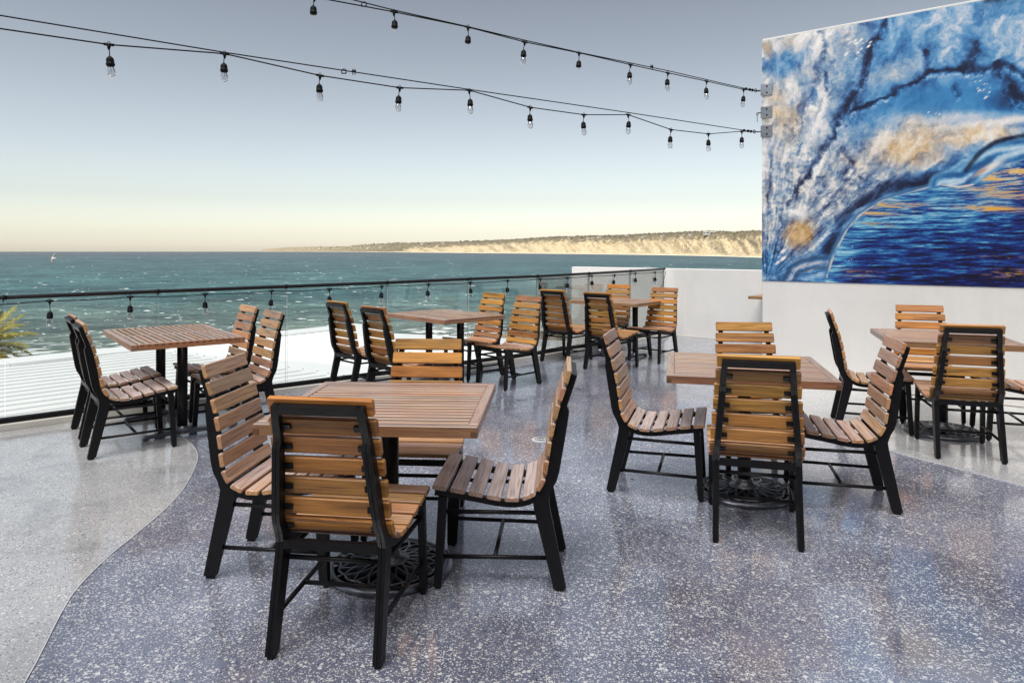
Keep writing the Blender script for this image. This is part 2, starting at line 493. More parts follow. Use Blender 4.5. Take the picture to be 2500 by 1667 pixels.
mb = MB(); mb.tube(loc_pts(RAIL, rl), 0.0175, 14)
mb.build('top_rail', M['dark_rail'], rail)
for i in range(len(RAIL) - 1):
    a, b = offset_curve(RAIL, -0.028), offset_curve(RAIL, 0.028)
    sub = MB()
    for lo, hi in ((-0.030, -0.008), (0.008, 0.030)):
        a, b = offset_curve(RAIL, lo), offset_curve(RAIL, hi)
        prism(sub, [a[i], a[i + 1], b[i + 1], b[i]], 0.0525, 0.092)
    sub.v = [tuple(Vector(p) - rl) for p in sub.v]
    o = sub.build('base_channel', M['black_steel'], rail); fix_normals(o.data)
for i in range(len(RAIL) - 1):
    A, B = Vector(RAIL[i]), Vector(RAIL[i + 1])
    t = (B - A); t.z = 0; t.normalize(); nrm = Vector((-t.y, t.x, 0)) * 0.006
    A2, B2 = A + t * 0.008, B - t * 0.008
    vs = []
    for P, zt in ((A2, A.z), (B2, B.z)):
        for s in (-1, 1):
            for z in (0.06, zt - 0.012):
                vs.append(Vector((P.x, P.y, z)) + nrm * s - rl)
    # order: A-(lo,hi) A+(lo,hi) B-(lo,hi) B+(lo,hi)
    fs = [(0, 4, 5, 1), (2, 3, 7, 6), (0, 1, 3, 2), (4, 6, 7, 5), (1, 5, 7, 3), (0, 2, 6, 4)]
    me = MB().add(vs, fs).mesh('glass_pane', [M['pane'], M['pane_edge']])
    for q in (2, 3, 4, 5): me.polygons[q].material_index = 1
    place('glass_pane', me, rail)
# joint ties on the top rail
for i in range(1, len(RAIL)):
    P = Vector(RAIL[i]); q = (P - Vector(RAIL[i - 1])).normalized()
    MB().tube(loc_pts([P - q * 0.012, P + q * 0.012], rl), 0.0195, 12).build('rail_sleeve', M['rubber'], rail)

# ------------------------------------------------------------------ mural wall and parapet
wallM = Matrix.Translation((WA.x, WA.y, 0)) @ Matrix.Rotation(math.atan2(PD.y, PD.x), 4, 'Z')   # x along the wall, -y towards the terrace
mw = empty('mural_wall'); mw.matrix_world = wallM
tag(mw, 'tall white wall carrying a large photo mural of a breaking blue wave', 'wall')
WLEN, WTOP = 5.7, 3.775
MB().cbox((0, 0, -0.3), (WLEN, 0.24, WTOP), 0.006).build('wall', M['stucco'], mw)


# the mural is a flat printed sheet: its print is painted into a fine grid of colour values
def vnoise(x, y, seed):
    rng = np.random.RandomState(seed); T = rng.rand(256, 256)
    xi, yi = np.floor(x).astype(int), np.floor(y).astype(int)
    fx, fy = x - xi, y - yi
    fx = fx * fx * (3 - 2 * fx); fy = fy * fy * (3 - 2 * fy)
    g = lambda a, b: T[a % 256, b % 256]
    return (g(xi, yi) * (1 - fx) + g(xi + 1, yi) * fx) * (1 - fy) + (g(xi, yi + 1) * (1 - fx) + g(xi + 1, yi + 1) * fx) * fy


def fbm(x, y, seed, o=5, gain=0.55):
    s = 0; a = 1; t = 0
    for k in range(o):
        s = s + a * vnoise(x, y, seed + k); t += a; a *= gain; x = x * 2.03 + 17.1; y = y * 2.03 + 5.3
    return s / t


def seg_dist(X, Y, pts):
    d = np.full(X.shape, 1e9); tt = np.zeros(X.shape); n = len(pts) - 1
    for i in range(n):
        ax, ay = pts[i]; bx, by = pts[i + 1]
        L2 = (bx - ax) ** 2 + (by - ay) ** 2
        t = np.clip(((X - ax) * (bx - ax) + (Y - ay) * (by - ay)) / L2, 0, 1)
        q = np.hypot(X - ax - t * (bx - ax), Y - ay - t * (by - ay))
        m = q < d; d = np.where(m, q, d); tt = np.where(m, (i + t) / n, tt)
    return d, tt


def paint_mural(X, Y):
    def lin(c): c = np.array(c) / 255.0; return np.where(c <= 0.04045, c / 12.92, ((c + 0.055) / 1.055) ** 2.4)
    def ss(a, b, x): t = np.clip((x - a) / (b - a), 0, 1); return t * t * (3 - 2 * t)
    def mixc(C, c, f): f = np.clip(f, 0, 1)[..., None]; return C * (1 - f) + lin(c) * f
    def pal(t, stops):
        xs_ = [q[0] for q in stops]; cs_ = np.array([lin(q[1]) for q in stops])
        return np.stack([np.interp(t, xs_, cs_[:, k]) for k in range(3)], -1)
    wx = (fbm(X / 130, Y / 130, 1, 6, .58) - 0.5) * 130; wy = (fbm(X / 130, Y / 130, 9, 6, .58) - 0.5) * 130
    wx2 = (fbm(X / 36 + wx / 60, Y / 36, 13, 5, .6) - 0.5) * 50; wy2 = (fbm(X / 36, Y / 36 + wy / 60, 19, 5, .6) - 0.5) * 50
    def blob(cx, cy, rx, ry, ang=0.0, warp=1.0):
        ca, sa = math.cos(ang), math.sin(ang)
        dx = X + (wx * .6 + wx2 * .7) * warp - cx; dy = Y + (wy * .6 + wy2 * .7) * warp - cy
        return np.exp(-(((dx * ca + dy * sa) / rx) ** 2 + ((-dx * sa + dy * ca) / ry) ** 2) ** 1.3)
    # flow: streaks fan out from the lower left of the print
    ang = np.arctan2(Y - 1500, X - 150); rad = np.hypot(X - 150, Y - 1500)
    fa = ang * 9 + wx / 120; fr = rad / 150 + wy / 120
    streak = fbm(fa * 1.6, fr * 0.55, 21, 7, .62)
    rid = 1 - np.abs(2 * fbm(fa * 2.2 + wx2 / 60, fr * 0.9, 51, 6, .6) - 1) * 2.2
    n2 = fbm((X + wx) / 60, (Y + wy) / 60, 33, 6, .62); n3 = fbm((X + wx2) / 20, (Y + wy2) / 20, 45, 5, .62)
    tone = np.full(X.shape, 0.50); warm = np.full(X.shape, 0.06); amp = np.full(X.shape, 0.42); fine = np.full(X.shape, 0.12)
    def put(f, t=None, w=None, a=None, g=None):
        nonlocal tone, warm, amp, fine
        f = np.clip(f, 0, 1)
        if t is not None: tone = tone * (1 - f) + t * f
        if w is not None: warm = warm * (1 - f) + w * f
        if a is not None: amp = amp * (1 - f) + a * f
        if g is not None: fine = fine * (1 - f) + g * f
    left = ss(760, 260, X + 0.30 * (Y - 500))
    put(left, .66, .32, .62, .12)
    put(blob(230, 340, 170, 75, -0.3) * .8, .42, .05, .35)
    put(blob(330, 300, 120, 60, -0.5) * .6, .45, .05)
    put(blob(830, 230, 200, 120, -0.5) * .7, .44, .02, .35)
    put(blob(600, 210, 110, 130, .5) * .7, .68, .3, .45)
    put(blob(820, 400, 180, 70, -.4) * .8, .70, .25, .30)
    put(blob(1180, 150, 330, 130, 0) * .7, .52, .08, .50)
    put(blob(1120, 540, 400, 120, -0.10, .35) * 1.2, .40, 0, .10, .04)
    put(blob(1460, 560, 130, 80, 0, .4), .20, 0, .10, .03)
    put(blob(1180, 628, 420, 34, -0.04, .3), .66, .05, .12, .05)
    put(blob(1330, 655, 280, 20, -0.12, .3), .86, .25, .15)
    put(blob(470, 620, 120, 160, .5) * .6, .66, .25, .55)
    for cx, cy, rx, ry, an, t, w, k in ((900, 770, 230, 110, -0.30, .74, .95, 1.0), (1290, 708, 180, 52, -0.15, .72, .95, 1.0), (1240, 690, 70, 30, -0.3, .55, 1.0, .8), (240, 640, 100, 90, 0, .74, .85, .9),
                                        (285, 225, 55, 55, 0, .74, .8, .9), (155, 235, 26, 55, 0, .60, .9, .7), (205, 500, 50, 40, 0, .70, .9, .8), (560, 890, 150, 110, .3, .70, .55, .8), (340, 1060, 70, 80, 0, .80, .7, .9),
                                        (720, 860, 130, 70, -.3, .66, .7, .7), (1030, 850, 120, 40, -.3, .6, .6, .7)):
        put(blob(cx, cy, rx, ry, an) * k, t, w, .34, .20)
    churn = np.clip(blob(330, 1060, 330, 230, -0.7) + blob(640, 1010, 240, 90, -0.45) + blob(170, 1200, 150, 260, 0), 0, 1)
    put(churn * .85, .48, .35, .62, .50)
    put(blob(180, 1420, 170, 100), .36, .05, .5, .35)
    put(blob(335, 1235, 74, 92, 0.1, .7) * 1.2, .50, 1.0, .22, .22)
    put(blob(320, 1128, 66, 32, -0.2), .92, .4, .2, .2)
    t = tone + amp * (streak - .5) * 2.1 + amp * .42 * (rid - .25) + amp * .35 * (n2 - .5) + fine * (n3 - .5) * 2.0
    # creases: broken dark threads with a light lower edge
    for pts, w0, k in (([(790, 110), (740, 200), (690, 290), (680, 370), (655, 450), (600, 530), (555, 610), (510, 720), (400, 880), (330, 1000), (290, 1090)], 15, 0.62),
                       ([(440, 165), (480, 240), (470, 300)], 15, 0.5), ([(430, 370), (400, 520), (330, 590), (300, 720)], 34, 0.34), ([(475, 390), (480, 480)], 9, 0.5),
                       ([(620, 590), (760, 540), (860, 470), (960, 425), (1030, 380)], 11, 0.62), ([(1010, 280), (1015, 390), (1100, 382), (1190, 372), (1240, 330), (1270, 230)], 14, 0.60),
                       ([(1200, 384), (1300, 372), (1380, 336), (1450, 350), (1524, 400), (1800, 470)], 14, 0.55), ([(1440, 430), (1470, 490), (1524, 510), (1700, 540)], 32, 0.5), ([(1380, 330), (1400, 420)], 10, 0.5), ([(1160, 470), (1172, 500)], 14, 0.4),
                       ([(540, 620), (600, 560), (640, 500)], 40, .35), ([(560, 950), (600, 870), (560, 800)], 16, .4)):
        d, q = seg_dist(X + wx * .40 + wx2 * .55, Y + wy * .40 + wy2 * .55, pts)
        wv = w0 * (0.15 + 1.9 * fbm(X / 70, Y / 70, 111, 4))
        t = t - k * .8 * ss(wv * 2.3, 0, d) ** 1.4 * (.25 + 1.3 * n2)
        d2, q = seg_dist(X + wx * .30 + wx2 * .8, Y + wy * .30 + wy2 * .8 - w0 * 1.6, pts)
        t = t + .22 * ss(w0 * 1.4, 1, d2) * ss(.40, .6, n3)
    # heavy shade under the lip
    d, q = seg_dist(X + wx * .25 + wx2 * .5, Y + wy * .25 + wy2 * .5, [(490, 1330), (560, 1170), (640, 1085), (760, 1020), (900, 965), (1060, 948)])
    t = t - .52 * ss(58, 6, d) * (.3 + 1.2 * n3)
    cool = pal(t, [(0, (12, 24, 56)), (.18, (28, 58, 104)), (.36, (40, 108, 168)), (.5, (70, 146, 200)), (.64, (130, 178, 214)), (.80, (212, 218, 230)), (1, (250, 248, 246))])
    hot = pal(t, [(0, (34, 30, 42)), (.22, (84, 70, 66)), (.42, (160, 124, 78)), (.56, (206, 168, 116)), (.72, (228, 202, 164)), (.88, (240, 228, 208)), (1, (250, 246, 240))])
    wf = np.clip(warm * (.35 + 1.3 * n2) + .25 * warm * (n3 - .5), 0, 1)[..., None]
    C = cool * (1 - wf) + hot * wf
    # curl at the lower left
    d, q = seg_dist(X + wx2 * .3, Y + wy2 * .3, [(270, 1500), (300, 1440), (360, 1408), (430, 1398), (490, 1400)])
    C = mixc(C, (66, 120, 168), ss(60, 15, d) * .8); C = mixc(C, (206, 206, 212), ss(16, 3, d) * .75 * ss(.35, .6, n3)); C = mixc(C, (24, 44, 80), ss(14, 4, np.abs(d - 26)) * .6)
    # bright rim of the lip
    d, q = seg_dist(X + wx2 * .15, Y + wy2 * .15, [(480, 1470), (520, 1340), (580, 1235), (650, 1150), (760, 1078), (900, 1034), (1070, 988)])
    C = mixc(C, (96, 150, 194), ss(30, 8, d) * .85); C = mixc(C, (226, 206, 184), ss(11, 2, d) * ss(.40, .6, n2) * .9); C = mixc(C, (28, 60, 110), ss(7, 2, np.abs(d - 15)) * .5)
    # the falling tube at the right
    d, q = seg_dist(X, Y, [(1085, 985), (1200, 958), (1290, 890), (1380, 822), (1524, 790), (1800, 740)])
    tb = .5 + .35 * np.sin(d / 11 + q * 9 + wx2 / 30) * ss(80, 20, d) + .3 * (fbm(d / 26, q * 14, 131, 4) - .5)
    tube = pal(tb, [(0, (24, 60, 118)), (.35, (48, 110, 168)), (.6, (104, 166, 206)), (.85, (190, 212, 228)), (1, (240, 240, 240))])
    f = ss(78, 52, d)[..., None]; C = C * (1 - f) + tube * f
    C = mixc(C, (232, 226, 220), blob(1340, 893, 80, 16, -0.5, .1)); C = mixc(C, (186, 140, 104), blob(1300, 912, 34, 8, -0.5, .1) * .9)
    d, q = seg_dist(X + wx2 * .2, Y + wy2 * .2, [(1215, 905), (1290, 812), (1370, 757), (1440, 737), (1524, 722), (1800, 690)])
    C = mixc(C, (12, 24, 58), ss(20, 5, d) * (.65 + .5 * n2))
    d, q = seg_dist(X, Y, [(1085, 990), (1180, 996), (1250, 985)])
    C = mixc(C, (230, 216, 202), ss(10, 2, d))
    # calm water seen through the barrel
    cx_ = np.array([400, 470, 490, 520, 590, 680, 790, 930, 1080, 1180, 1260, 1330, 1420, 1524, 1800, 2400.0])
    cy_ = np.array([1600, 1500, 1440, 1350, 1215, 1125, 1062, 1022, 985, 1000, 985, 935, 890, 850, 760, 600.0])
    dep = Y - np.interp(X, cx_, cy_)
    below = ss(-3, 4, dep + wy2 * 0.05)
    k = np.clip(dep / 450, 0, 1.3)
    bend = Y - 26 * np.sin((X - 480) / 330.0) * ss(300, 0, dep) + wy * 0.10
    s1 = fbm(X / 120 + wx / 200, bend / 10.0, 71, 5, 0.62); s2 = fbm(X / 60 + 7, bend / 4.6, 83, 4, 0.62); s3 = fbm(X / 240, bend / 24, 95, 5, .6)
    wt = .60 - .42 * ss(.05, 1.0, k) + 1.15 * (s1 - .5) + .75 * (s2 - .5) + .35 * (s3 - .5)
    Wc = pal(wt, [(0, (8, 10, 44)), (.18, (16, 26, 92)), (.36, (24, 58, 138)), (.55, (44, 116, 176)), (.75, (104, 180, 212)), (1, (190, 220, 230))])
    gold = ss(0.50, 0.62, s3 * 0.45 + s1 * 0.55 + .06)
    Wc = mixc(Wc, (226, 172, 72), gold * np.clip(blob(800, 1108, 180, 32, -0.05, 0.1) * 1.5 + blob(1480, 960, 230, 90, -0.1, 0.1) * 1.3 + blob(1350, 1110, 190, 14, 0.05, 0.1), 0, 1))
    Wc = mixc(Wc, (238, 206, 150), blob(1524, 915, 200, 46, -0.1, 0.1) * ss(0.44, 0.58, s1) * 0.85)
    Wc = mixc(Wc, (160, 116, 44), ss(0.54, 0.62, s2) * np.clip(blob(1480, 1450, 170, 22, 0, 0.2) + blob(1400, 1370, 120, 9, 0, 0.2) + blob(760, 1195, 110, 10, 0.1, 0.2) + blob(620, 1455, 140, 22, 0, 0.2) * 0.7, 0, 1))
    C = C * (1 - below[..., None]) + Wc * below[..., None]
    rs = np.random.RandomState(5)
    for cx, cy, sx, sy, m, r in ((635, 235, 60, 70, 26, 9), (590, 140, 20, 24, 7, 9), (1305, 470, 34, 60, 18, 7), (420, 280, 40, 30, 10, 5), (880, 1310, 10, 10, 2, 4), (1080, 600, 70, 20, 8, 4), (610, 1370, 60, 60, 8, 3), (330, 980, 160, 80, 26, 5), (215, 1370, 34, 40, 6, 12)):
        for _ in range(m):
            px, py = cx + rs.randn() * sx * 0.5, cy + rs.randn() * sy * 0.5; q = r * (0.25 + rs.rand() ** 2)
            C = mixc(C, (246, 244, 240), ss(q, q * 0.3, np.hypot((X - px) * .8 + (Y - py) * 0.6, (Y - py) * .7)) * (.5 + .5 * rs.rand()))
    return C


mz0, mz1, NX, NZ = 1.085, 3.752, 760, 460
xs = np.linspace(0.0, WLEN - 0.02, NX); zs = np.linspace(mz0, mz1, NZ)
GX, GZ = np.meshgrid(xs, zs)
wx_ = WA.x + PD.x * GX + PN.x * 0.006; wy_ = WA.y + PD.y * GX + PN.y * 0.006
U_ = 1250 + FPX * wx_ / np.maximum(wy_, 2.5); V_ = HOR - FPX * (GZ - CAMZ) / np.maximum(wy_, 2.5)
paint = paint_mural((U_ - 1800) * 2.1775, V_ * 2.1775)
me = bpy.data.meshes.new('mural')
vv = np.stack([GX, np.full_like(GX, -0.006), GZ], -1).reshape(-1, 3)
ii = np.arange(NX * NZ).reshape(NZ, NX)
ff = np.stack([ii[:-1, :-1], ii[:-1, 1:], ii[1:, 1:], ii[1:, :-1]], -1).reshape(-1, 4)
me.from_pydata(vv.tolist(), [], ff.tolist())
ca = me.color_attributes.new('print', 'FLOAT_COLOR', 'POINT')
ca.data.foreach_set('color', np.concatenate([np.clip(paint, 0, 1), np.ones(paint.shape[:2] + (1,))], -1).astype(np.float32).ravel())
mm, n, l, p = new_mat('mural_print')
a = n.new('ShaderNodeVertexColor'); a.layer_name = 'print'
l.new(a.outputs[0], p.inputs['Base Color']); p.inputs['Roughness'].default_value = 0.42
tcn = n.new('ShaderNodeTexCoord'); tn_ = n.new('ShaderNodeTexNoise'); tn_.inputs['Scale'].default_value = 60
l.new(tcn.outputs['Object'], tn_.inputs['Vector'])
bb = n.new('ShaderNodeBump'); bb.inputs['Strength'].default_value = 0.12; bb.inputs['Distance'].default_value = 0.004
l.new(tn_.outputs['Fac'], bb.inputs['Height']); l.new(bb.outputs[0], p.inputs['Normal'])
me.materials.append(mm)
place('mural', me, mw)
# steel plates that hold the cables, with a bolt pair each
for zc in (3.205, 2.955, 2.745):
    pl = MB().cbox((-0.012, -0.016, zc - 0.062), (0.115, -0.0062, zc + 0.062), 0.002).build('bracket', M['steel'], mw)
    for dz in (-0.034, 0.034):
        MB().lathe([(0.0, -0.024), (0.008, -0.024), (0.009, -0.018), (0.009, -0.0158)][::-1], 8,
                   Matrix.Translation((0.058, 0, zc + dz)) @ Matrix.Rotation(R(-90), 4, 'X') @ Matrix.Diagonal((1, 1, 1, 1))).build('bolt', M['rubber'], pl)
    MB().tube([(-0.01, -0.012, zc), (-0.035, -0.012, zc), (-0.05, -0.012, zc)], 0.006, 8).build('eye_bolt', M['rubber'], pl)
MB().box((0.0, -0.008, 0.0045), (WLEN, -0.0005, 0.016)).build('base_joint', M['kerb'], mw)
MB().cbox((2.06, -0.03, WTOP - 0.028), (2.40, 0.2, WTOP + 0.05), 0.004).build('coping', M['stucco'], mw)

parM = Matrix.Translation((PA.x, PA.y, 0)) @ Matrix.Rotation(math.atan2(PD.y, PD.x), 4, 'Z')
pw = empty('parapet_wall'); pw.matrix_world = parM
tag(pw, 'low white stucco parapet closing the far end of the terrace', 'wall')
MB().cbox((0, 0, -3.5), (10.5, 0.2, 1.113), 0.006).build('wall', M['stucco'], pw)
MB().box((1.8, -0.008, 0.0005), (10.4, -0.0005, 0.012)).build('base_joint', M['kerb'], pw)

# ------------------------------------------------------------------ unseen building added behind the viewer to block low sky
M['render_wall'] = wall_mat('render_wall', (0.30, 0.29, 0.28))
bd = empty('building', (0, -3, 0)); tag(bd, 'plain unseen building added behind the viewer to shade the near sides of the furniture', 'building')
MB().box((-22, -9, -20), (22, 0, 6.2)).build('wall', M['render_wall'], bd)
MB().box((-22.2, -9.2, 6.2), (22.2, 0.2, 6.4)).build('roof', M['kerb'], bd)
gw = plain('window_glass', (0.02, 0.025, 0.03), 0.05)
win = MB().box((-1.2, 0, 0), (1.2, 0.03, 2.6)).mesh('window', gw)
sil = MB().box((-1.25, 0, -0.08), (1.25, 0.07, 0)).mesh('sill', M['kerb'])
for xx in range(-18, 20, 4):
    w = place('window', win, bd, (xx, 0.002, 0.5)); place('sill', sil, w)

# ------------------------------------------------------------------ chairs
BACK = [(-.318, .922), (-.298, .858), (-.270, .777), (-.250, .704), (-.234, .628), (-.223, .559), (-.216, .505), (-.206, .465), (-.187, .428), (-.157, .399), (-.112, .380),
        (-.06, .375), (0, .380), (.07, .393), (.13, .403), (.2, .414), (.272, .424)]
cv = smooth_curve(BACK, 12)
S = [0.0]
for i in range(1, len(cv)): S.append(S[-1] + (cv[i] - cv[i - 1]).length)
LEN = S[-1]


def at(s):
    s = min(max(s, 0), LEN)
    i = max(k for k in range(len(S)) if S[k] <= s + 1e-9); i = min(i, len(S) - 2)
    t = (s - S[i]) / (S[i + 1] - S[i])
    return cv[i].lerp(cv[i + 1], t)


def nrm2(s):
    d = (at(s + 0.01) - at(s - 0.01)).normalized()
    return Vector((-d.y, d.x))                 # towards the sitter


NS, GAP, TH = 13, 0.0155, 0.021
SW = (LEN - GAP * (NS - 1)) / NS


def half(s): return float(np.interp(s, [0, 0.47, LEN], [0.187, 0.223, 0.237]))
def rail_x(s): return float(np.interp(s, [0, 0.47, LEN], [0.150, 0.188, 0.209]))


def slat_mesh(i):
    s0, s1 = i * (SW + GAP), i * (SW + GAP) + SW
    k = 2 if abs((at(s0 + .005) - at(s0)).normalized().dot((at(s1) - at(s1 - .005)).normalized())) > 0.995 else 6
    mid = at((s0 + s1) / 2)
    hw = half((s0 + s1) / 2)
    c = 0.004
    ss_ = [s0 + (s1 - s0) * j / (k - 1) for j in range(k)]
    # section polygon with chamfers, lower side first
    lo = [(s0 + c if j == 0 else s1 - c if j == k - 1 else q, 0.0) for j, q in enumerate(ss_)]
    hi = [(q, TH) for q, _ in lo]
    sec = lo + [(s1, c), (s1, TH - c)] + hi[::-1] + [(s0, TH - c), (s0, c)]
    def P(q): a = at(q[0]) + nrm2(q[0]) * q[1]; return a - mid
    ctr = sum((P(q) for q in sec), Vector((0, 0))) / len(sec)
    rings = []
    for x, sh in ((-hw, 0.0045), (-hw + 0.004, 0), (hw - 0.004, 0), (hw, 0.0045)):
        ring = []
        for q in sec:
            a = P(q); d = ctr - a
            if sh: a = a + d.normalized() * min(sh, d.length * 0.45)
            ring.append((x, a.x, a.y))
        rings.append(ring)
    me = MB().loft(rings).mesh('slat', M['teak']); fix_normals(me)
    return me, (0, mid.x, mid.y)


def bar_along(s0, s1, n, depth0, depth1, xc, w):
    """a bar that follows the slat curve, behind it"""
    rings = []
    for j in range(n):
        s = s0 + (s1 - s0) * j / (n - 1)
        a, nn = at(s), nrm2(s)
        f, b = a - nn * depth0, a - nn * depth1
        x = xc(s)
        rings.append([(x - w, f.x, f.y), (x + w, f.x, f.y), (x + w, b.x, b.y), (x - w, b.x, b.y)])
    return rings


def make_chair():
    root = empty('slatted_chair')
    for i in range(NS):
        me, loc = slat_mesh(i)
        o = place('slat', me, root, loc)
        o['wear'] = 0.0
    fr = MB()
    for sgn in (-1, 1):
        fr.loft(bar_along(0.017, LEN - 0.012, 40, 0.0008, 0.027, lambda s: sgn * rail_x(s), 0.0138))
        for i in range(1, 7):                  # lugs the slats are screwed to
            s = i * (SW + GAP) + SW / 2
            a, nn = at(s), nrm2(s); x = sgn * (rail_x(s) - 0.028)
            tdir = (at(s + .01) - at(s - .01)).normalized() * 0.010
            q = [a + tdir - nn * 0.0008, a - tdir - nn * 0.0008, a - tdir - nn * 0.009, a + tdir - nn * 0.009]
            fr.loft([[(x - 0.016, k.x, k.y) for k in q], [(x + 0.016, k.x, k.y) for k in q]])
    a, nn = at(0.017), nrm2(0.017)
    td = (at(0.05) - at(0.017)).normalized()
    q = [a - nn * 0.0008, a - nn * 0.0272, a - nn * 0.0272 + td * 0.032, a - nn * 0.0008 + td * 0.032]
    fr.loft([[(-0.149, k.x, k.y) for k in q], [(0.149, k.x, k.y) for k in q]])
    fo = fr.build('back_frame', M['black_steel'], root); fix_normals(fo.data)
    # rear legs run up behind the back as a second bar
    zz = [0.012, 0.20, 0.345, 0.385, 0.425, 0.460, 0.50, 0.63, 0.745, 0.775]
    yb = [-.292, -.254, -.224, -.219, -.232, -.252, -.264, -.287, -.305, -.294]
    yf = [-.240, -.192, -.156, -.152, -.178, -.222, -.238, -.258, -.281, -.291]
    xx = [0.195, 0.193, 0.191, 0.190, 0.189, 0.187, 0.184, 0.172, 0.162, 0.160]
    for sgn in (-1, 1):
        lg = MB()
        for lo, hi in ((-0.0148, -0.0010), (0.0010, 0.0148)):
            lg.loft([[(sgn * x + lo, b, z), (sgn * x + hi, b, z), (sgn * x + hi, f, z), (sgn * x + lo, f, z)] for z, b, f, x in zip(zz, yb, yf, xx)])
        lg.loft([[(sgn * x - 0.003, b + 0.004, z), (sgn * x + 0.003, b + 0.004, z), (sgn * x + 0.003, f - 0.004, z), (sgn * x - 0.003, f - 0.004, z)] for z, b, f, x in zip(zz, yb, yf, xx)][:-1])
        lg.box((sgn * 0.195 - 0.010, -0.284, 0.0), (sgn * 0.195 + 0.010, -0.250, 0.0118))
        o = lg.build('leg', M['black_steel'], root); fix_normals(o.data)
        lg = MB()
        x = sgn * 0.211
        lg.loft([[(x + sgn * 0.003 - 0.0138, 0.233, 0.012), (x + sgn * 0.003 + 0.0138, 0.233, 0.012), (x + sgn * 0.003 + 0.0138, 0.266, 0.012), (x + sgn * 0.003 - 0.0138, 0.266, 0.012)],
                 [(x - 0.0138, 0.208, 0.388), (x + 0.0138, 0.208, 0.388), (x + 0.0138, 0.246, 0.392), (x - 0.0138, 0.246, 0.392)]])
        lg.box((x - 0.009, 0.240, 0.0), (x + 0.010, 0.259, 0.0118))
        o = lg.build('leg', M['black_steel'], root); fix_normals(o.data)
        MB().tube([(sgn * 0.205, 0.224, 0.322), (sgn * 0.191, -0.170, 0.322)], 0.0095, 8).build('stretcher', M['black_steel'], root)
        MB().tube([(sgn * 0.209, 0.238, 0.134), (sgn * 0.193, -0.222, 0.134)], 0.0095, 8).build('stretcher', M['black_steel'], root)
    MB().tube([(-0.185, -0.196, 0.325), (0.185, -0.196, 0.325)], 0.0095, 8).build('stretcher', M['black_steel'], root)
    MB().tube([(-0.205, 0.232, 0.325), (0.205, 0.232, 0.325)], 0.0095, 8).build('stretcher', M['black_steel'], root)
    MB().tube([(-0.200, 0.008, 0.134), (0.200, 0.008, 0.134)], 0.0095, 8).build('stretcher', M['black_steel'], root)
    MB().box((-0.176, -0.222, 0.362), (0.176, -0.196, 0.394)).build('rear_crossbar', M['black_steel'], root)
    MB().box((-0.200, 0.226, 0.376), (0.200, 0.244, 0.403)).build('front_crossbar', M['black_steel'], root)
    return root


G_A, G_B, G_C, G_D, G_E, G_F = ('chairs around the nearest square table', 'chairs around the square table right of centre', 'chairs at the middle long table by the glass',
                               'chairs at the left long table by the glass', 'chairs at the far long table by the parapet', 'chairs around the square table in front of the mural wall')
CH = [  # x, y, turn, seat wear, back wear, label, group
    (-0.615, 2.699, -8.0, .35, .05, 'slatted teak chair with its back to the viewer, largest and nearest in the picture', G_A),
    (-1.035, 3.228, -95.0, .75, .62, 'slatted teak chair left of the nearest table, facing right, purplish slats', G_A),
    (-0.049, 3.157, 85.7, 1.35, .55, 'slatted chair right of the nearest table, seen side-on, with weathered grey seat slats', G_A),
    (-0.495, 3.664, 176, .40, .02, 'slatted orange teak chair beyond the nearest table, facing the viewer', G_A),
    (1.259, 3.639, -15.5, .30, .05, 'slatted teak chair, back to the viewer, in front of the table right of centre', G_B),
    (0.898, 4.252, -107.0, .95, .62, 'slatted teak chair left of the table right of centre, facing right, pale slats', G_B),
    (1.880, 4.046, 75.2, .70, .68, 'slatted teak chair right of the table right of centre, facing left, reddish seat', G_B),
    (1.585, 4.577, 174, .30, .02, 'slatted teak chair behind the table right of centre, only top slats showing', G_B),
    (-1.493, 7.058, -46.0, .50, .08, 'slatted teak chair, back to the viewer, at the middle glass-side table, further left', G_C),
    (-1.016, 6.423, -45.5, .50, .08, 'slatted teak chair, back to the viewer, at the middle glass-side table, nearer one', G_C),
    (-0.435, 7.932, 132.3, .45, .15, 'slatted teak chair right of the middle glass-side table, behind its neighbour', G_C),
    (-0.035, 7.410, 134.0, .45, .15, 'slatted teak chair right of the middle glass-side table, nearest the open floor', G_C),
    (0.704, 9.047, -39.8, .25, .05, 'slatted teak chair, back to the viewer, at the far long table, next to the glass', G_E),
    (1.196, 8.452, -40.0, .25, .05, 'slatted teak chair, back to the viewer, at the far long table, away from glass', G_E),
    (1.358, 9.876, 141.5, .25, .05, 'slatted teak chair behind the far long table, mostly hidden by the tabletop', G_E),
    (1.836, 9.067, 139.6, .25, .05, 'slatted teak chair beyond the far long table, in front of the white parapet', G_E),
    (-3.153, 5.581, -50.9, .95, .45, 'slatted chair left of the left long table, further one of the pair', G_D),
    (-2.777, 5.078, -51.5, .95, .45, 'slatted chair left of the left long table, nearer one of the pair, grey seat slats', G_D),
    (-2.596, 6.087, 130.5, .70, .50, 'slatted grey-brown chair right of the left long table, further one, beside the glass', G_D),
    (-2.196, 5.552, 129.3, .70, .50, 'slatted grey-brown chair right of the left long table, nearer one, behind the purplish chair', G_D),
    (2.905, 5.650, -111.0, .45, .35, 'slatted teak chair seen edge-on left of the square table before the mural wall', G_F),
    (3.181, 4.977, -18.2, .30, .05, 'slatted teak chair, back to the viewer, at the square table before the mural wall', G_F),
    (3.576, 6.027, 160.5, .30, .02, 'slatted teak chair against the white wall behind the rightmost table, facing the viewer', G_F),
    (3.875, 5.354, 70.6, .50, .30, 'slatted teak chair cut off by the right edge of the picture', G_F),
]
proto = make_chair()
kids = {proto: children(proto)}
for k_ in kids[proto]: kids[k_] = []
chairs = [proto] + [copy_tree(proto, None, kids) for _ in CH[1:]]
allkids = {}
for o in bpy.data.objects:
    if o.parent: allkids.setdefault(o.parent, []).append(o)
